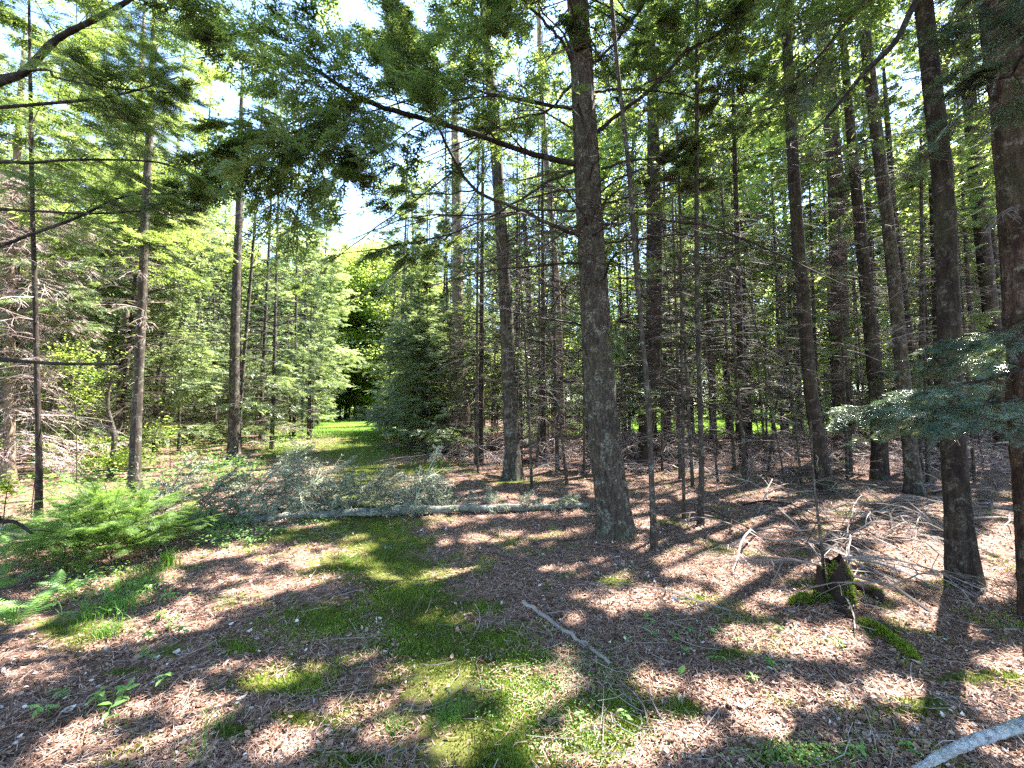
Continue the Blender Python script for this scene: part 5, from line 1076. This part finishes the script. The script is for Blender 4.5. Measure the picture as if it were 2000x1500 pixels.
def tuft(px, py, h, n, rad, label, seed, wd=.004, lean=.6):
    rng = np.random.default_rng(seed); b = G(px, py); x = rng.normal(0, rad, n); y = rng.normal(0, rad, n); z = hz(b[0] + x, b[1] + y) - b[2]
    V, Fc, c = blades(rng, x, y, z, rng.uniform(.5, 1, n) * h, rng.uniform(.6, 1.2, n) * wd, lean, 2); g = Geo(); g.add(V, Fc, np.repeat(rng.uniform(.2, .8, n), c))
    tag(obj('grass_tuft', geo_mesh('grass_tuft', g, [M['grassb']]), None, b), label, 'grass tuft')
tuft(328, 1108, .24, 60, .04, 'upright bright grass tuft right of the feathery bush', 1, .011, .35); tuft(258, 1150, .12, 260, .11, 'dense dark green grass below the feathery bush', 2, .004); tuft(215, 1195, .14, 300, .10, 'tall dark grass clump between ferns and bare litter', 3, .005); tuft(208, 1242, .12, 150, .05, 'lowest dark grass clump of the left bank', 4, .004)
tuft(300, 1120, .10, 200, .12, 'soft grass patch right beside the upright tuft', 5, .003); tuft(435, 1178, .10, 16, .03, 'sparse tuft of a few long blades on the needles', 6, .004); tuft(455, 1180, .07, 10, .02, 'tiny tuft right beside the sparse long bladed one', 7, .004)
tuft(430, 1415, .09, 60, .04, 'thin yellowish grass tuft at the lower left', 8, .002); tuft(385, 1480, .09, 70, .05, 'thin grass tuft at the bottom edge on the left', 9, .002); tuft(880, 1400, .05, 260, .05, 'low bright green cushion of fine grass in the lower centre', 10, .0025); tuft(770, 1425, .07, 130, .04, 'fine shaded grass tuft left of the bright cushion', 11, .002)
tuft(1640, 905, .14, 90, .12, 'green grass tuft back in the right wood', 12, .004); tuft(1080, 1400, .08, 14, .02, 'few thin blades beside the creeping ground cover', 13, .002); tuft(860, 905, .22, 60, .08, 'tall leafy grass tuft by the thicket edge', 14, .007, .8)
def seedling(px, py, s, n, label, seed, grp=None, name='seedling'):
    rng = np.random.default_rng(seed); b = G(px, py); g = Geo(); h = s * rng.uniform(.7, 1.3)
    st = np.array([[0, 0, -.01], [rng.normal() * .01, rng.normal() * .01, h * .5], [rng.normal() * .02, rng.normal() * .02, h]]); root = thing(name, label, 'seedling', b, grp)
    c = spline(st, 6); tubes(g, c, np.linspace(.0022, .0014, 6), 5, .4); obj('stem', geo_mesh('stem', g, [M['plant']]), root)
    g = Geo(); az = np.arange(n) * 2.4 + rng.uniform(-.3, .3, n); p = np.stack([np.interp(np.linspace(.55, 1, n), np.linspace(0, 1, 6), c[:, k]) for k in range(3)], 1)
    V, Fc, cc = leaf_quads(rng, p, s * rng.uniform(.55, .95, n), .15, .42, az); g.add(V, Fc, np.repeat(rng.uniform(.4, .9, n), cc)); obj('leaves', geo_mesh('leaves', g, [M['plant']]), root)
SD = [(400, 1062), (425, 1056), (462, 1052), (488, 1062), (405, 1088), (520, 1044), (318, 1145), (335, 1175), (372, 1052), (445, 1070), (350, 1040), (545, 1040), (120, 1372), (92, 1400), (188, 1385), (236, 1378), (208, 1422), (316, 1352), (332, 1235), (292, 1250), (205, 1180), (140, 1215), (285, 1290),
      (1502, 1308), (1516, 1232), (1442, 1262), (1345, 1232), (1392, 1242), (1225, 1418), (1392, 1290), (1640, 1270), (1460, 1330), (1130, 1405), (755, 1082), (360, 1240), (310, 1215), (1680, 1480), (1790, 1480)]
for i, (a, b_) in enumerate(SD):
    if i == 33: seedling(a, b_, .08, 5, 'lone small seedling right of the centre fern', 50, name='seedling'); continue
    left = a < 700
    seedling(a, b_, .075 if a < 700 else .05, int(5 + i % 4), 'small green seedling with a star of pointed leaves on the left bank' if left else 'small green seedling in the litter of the right foreground', 300 + i, 'seedlings on the left bank' if left else 'seedlings in the right foreground')
def round_plant(pts, label, seed, s=.045):
    rng = np.random.default_rng(seed); b = G(*pts[0]); root = thing('creeping_plant', label, 'plant', b)
    for (a, c_) in pts:
        p = G(a, c_) - b; p[2] += .025; q = rng.uniform(0, 6.28); k = 12; al = np.arange(k) * 6.283 / k; r_ = s * .5 * (1 - .25 * np.exp(-((al - math.pi) / .4) ** 2)); tl = rng.normal(size=2) * .25
        g = Geo(); X = np.cos(al + q) * r_; Y = np.sin(al + q) * r_; V = np.stack([p[0] + X, p[1] + Y, p[2] + X * tl[0] + Y * tl[1]], 1); V = np.vstack([V, p - [0, 0, .004]])
        g.add(V, np.stack([np.arange(k), (np.arange(k) + 1) % k, np.full(k, k)], 1), rng.uniform(.6, .9)); obj('leaf', geo_mesh('leaf', g, [M['plant']]), root)
        g = Geo(); tubes(g, np.array([[p[0] * .9, p[1] * .9, 0], [p[0], p[1], p[2] - .004]]), np.array([.0015, .001]), 4, .4); obj('stem', geo_mesh('stem', g, [M['plant']]), root)
round_plant([(1262, 1208), (1275, 1222), (1262, 1232), (1281, 1244), (1268, 1214)], 'creeping plant with round green leaves in a short row on dark litter', 1)
round_plant([(1318, 1246), (1320, 1254)], 'single round green leaf pair right of the short leaf row', 2); round_plant([(1337, 1275), (1338, 1283), (1330, 1317)], 'creeping plant with large round pale leaves nearest the viewer', 3, .052)
# feathery bush left
def bush():
    rng = np.random.default_rng(60); b = G(190, 1098); root = thing('feathery_bush', 'low feathery green conifer bush sprawling left of the fallen trunk', 'bush', b)
    wood = Geo(); fo = Geo(); n = 34; base = np.stack([rng.normal(0, .12, n), rng.normal(0, .1, n), rng.uniform(0, .25, n)], 1)
    L = rng.uniform(.55, 1.0, n); ax = axes_from(rng, base, rng.uniform(0, 6.28, n), rng.uniform(.4, 1.35, n), L, rng.uniform(.1, .4, n), 6)
    tubes(wood, ax, .006 * np.linspace(1, .3, 6)[None] * np.ones((n, 1)), 5, .4); foliate(rng, fo, ax, L, 14, 3, .17, True, rng.uniform(.35, .8, n), .12, .42, wood=wood, wr=.0015)
    obj('stems', geo_mesh('stems', wood, [M['twig']]), root)['kind'] = 'stuff'; ar = fo.arrays(); obj('foliage', mesh_from('foliage', filt(ar, ~sun_gap(ar, Matrix.Translation(Vector(b)), 4)), [M['bushfir']]), root)
bush()
# maple sapling leaves near left
def maple(px, py, dist_y, n, label, seed, stem_px):
    rng = np.random.default_rng(seed); b = G(*stem_px); root = thing('maple_sapling', label, 'sapling', b); top = P(px, py, b[1]) - b; g = Geo()
    c = spline(np.array([[0, 0, -.03], top * [.3, .3, .55], top]), 14); tubes(g, c, np.linspace(.007, .003, 14), 6, .4); obj('stem', geo_mesh('stem', g, [M['twig']]), root)
    g = Geo(); wd = Geo(); lat, Ls, _ = laterals(rng, c[None], 9, [np.linalg.norm(top)], .45, (.6, 1.2), .05, 4, .32, .2, .1); tubes(wd, lat, .002 * np.ones((9, 4)), 4, .4)
    t = rng.uniform(.2, 1, (9, n)); p, _ = on_axis(lat, t); p = p.reshape(-1, 3) + rng.normal(size=(9 * n, 3)) * .03; m_ = len(p)
    for k_ in (-.75, 0, .75):
        rg = np.random.default_rng(seed + 5); az = rg.uniform(0, 6.28, m_) + k_; V, Fc, cc = leaf_quads(rg, p, np.full(m_, .085 if k_ == 0 else .07), .2, .5, az); g.add(V, Fc, np.repeat(rg.uniform(.4, .95, m_), cc))
    obj('leaves', geo_mesh('leaves', g, [M['broad']]), root); obj('twigs', geo_mesh('twigs', wd, [M['twig']]), root)['kind'] = 'stuff'
maple(85, 860, 4, 5, 'young maple with bright lobed leaves beside the thin dark stem at left', 5, (60, 1010)); maple(330, 820, 4, 7, 'young maple with green leaves between the two slim trunks on the left', 6, (332, 930)); maple(20, 930, 3, 5, 'leafy young maple low at the left edge of the view', 8, (5, 1030))
maple(130, 690, 4, 9, 'taller young maple with darker leaves before the sunlit dead spruce', 9, (150, 960)); maple(385, 860, 4, 5, 'small young maple right of the slim straight trunk', 12, (392, 925))
print('done', round(time.time() - T0, 1))
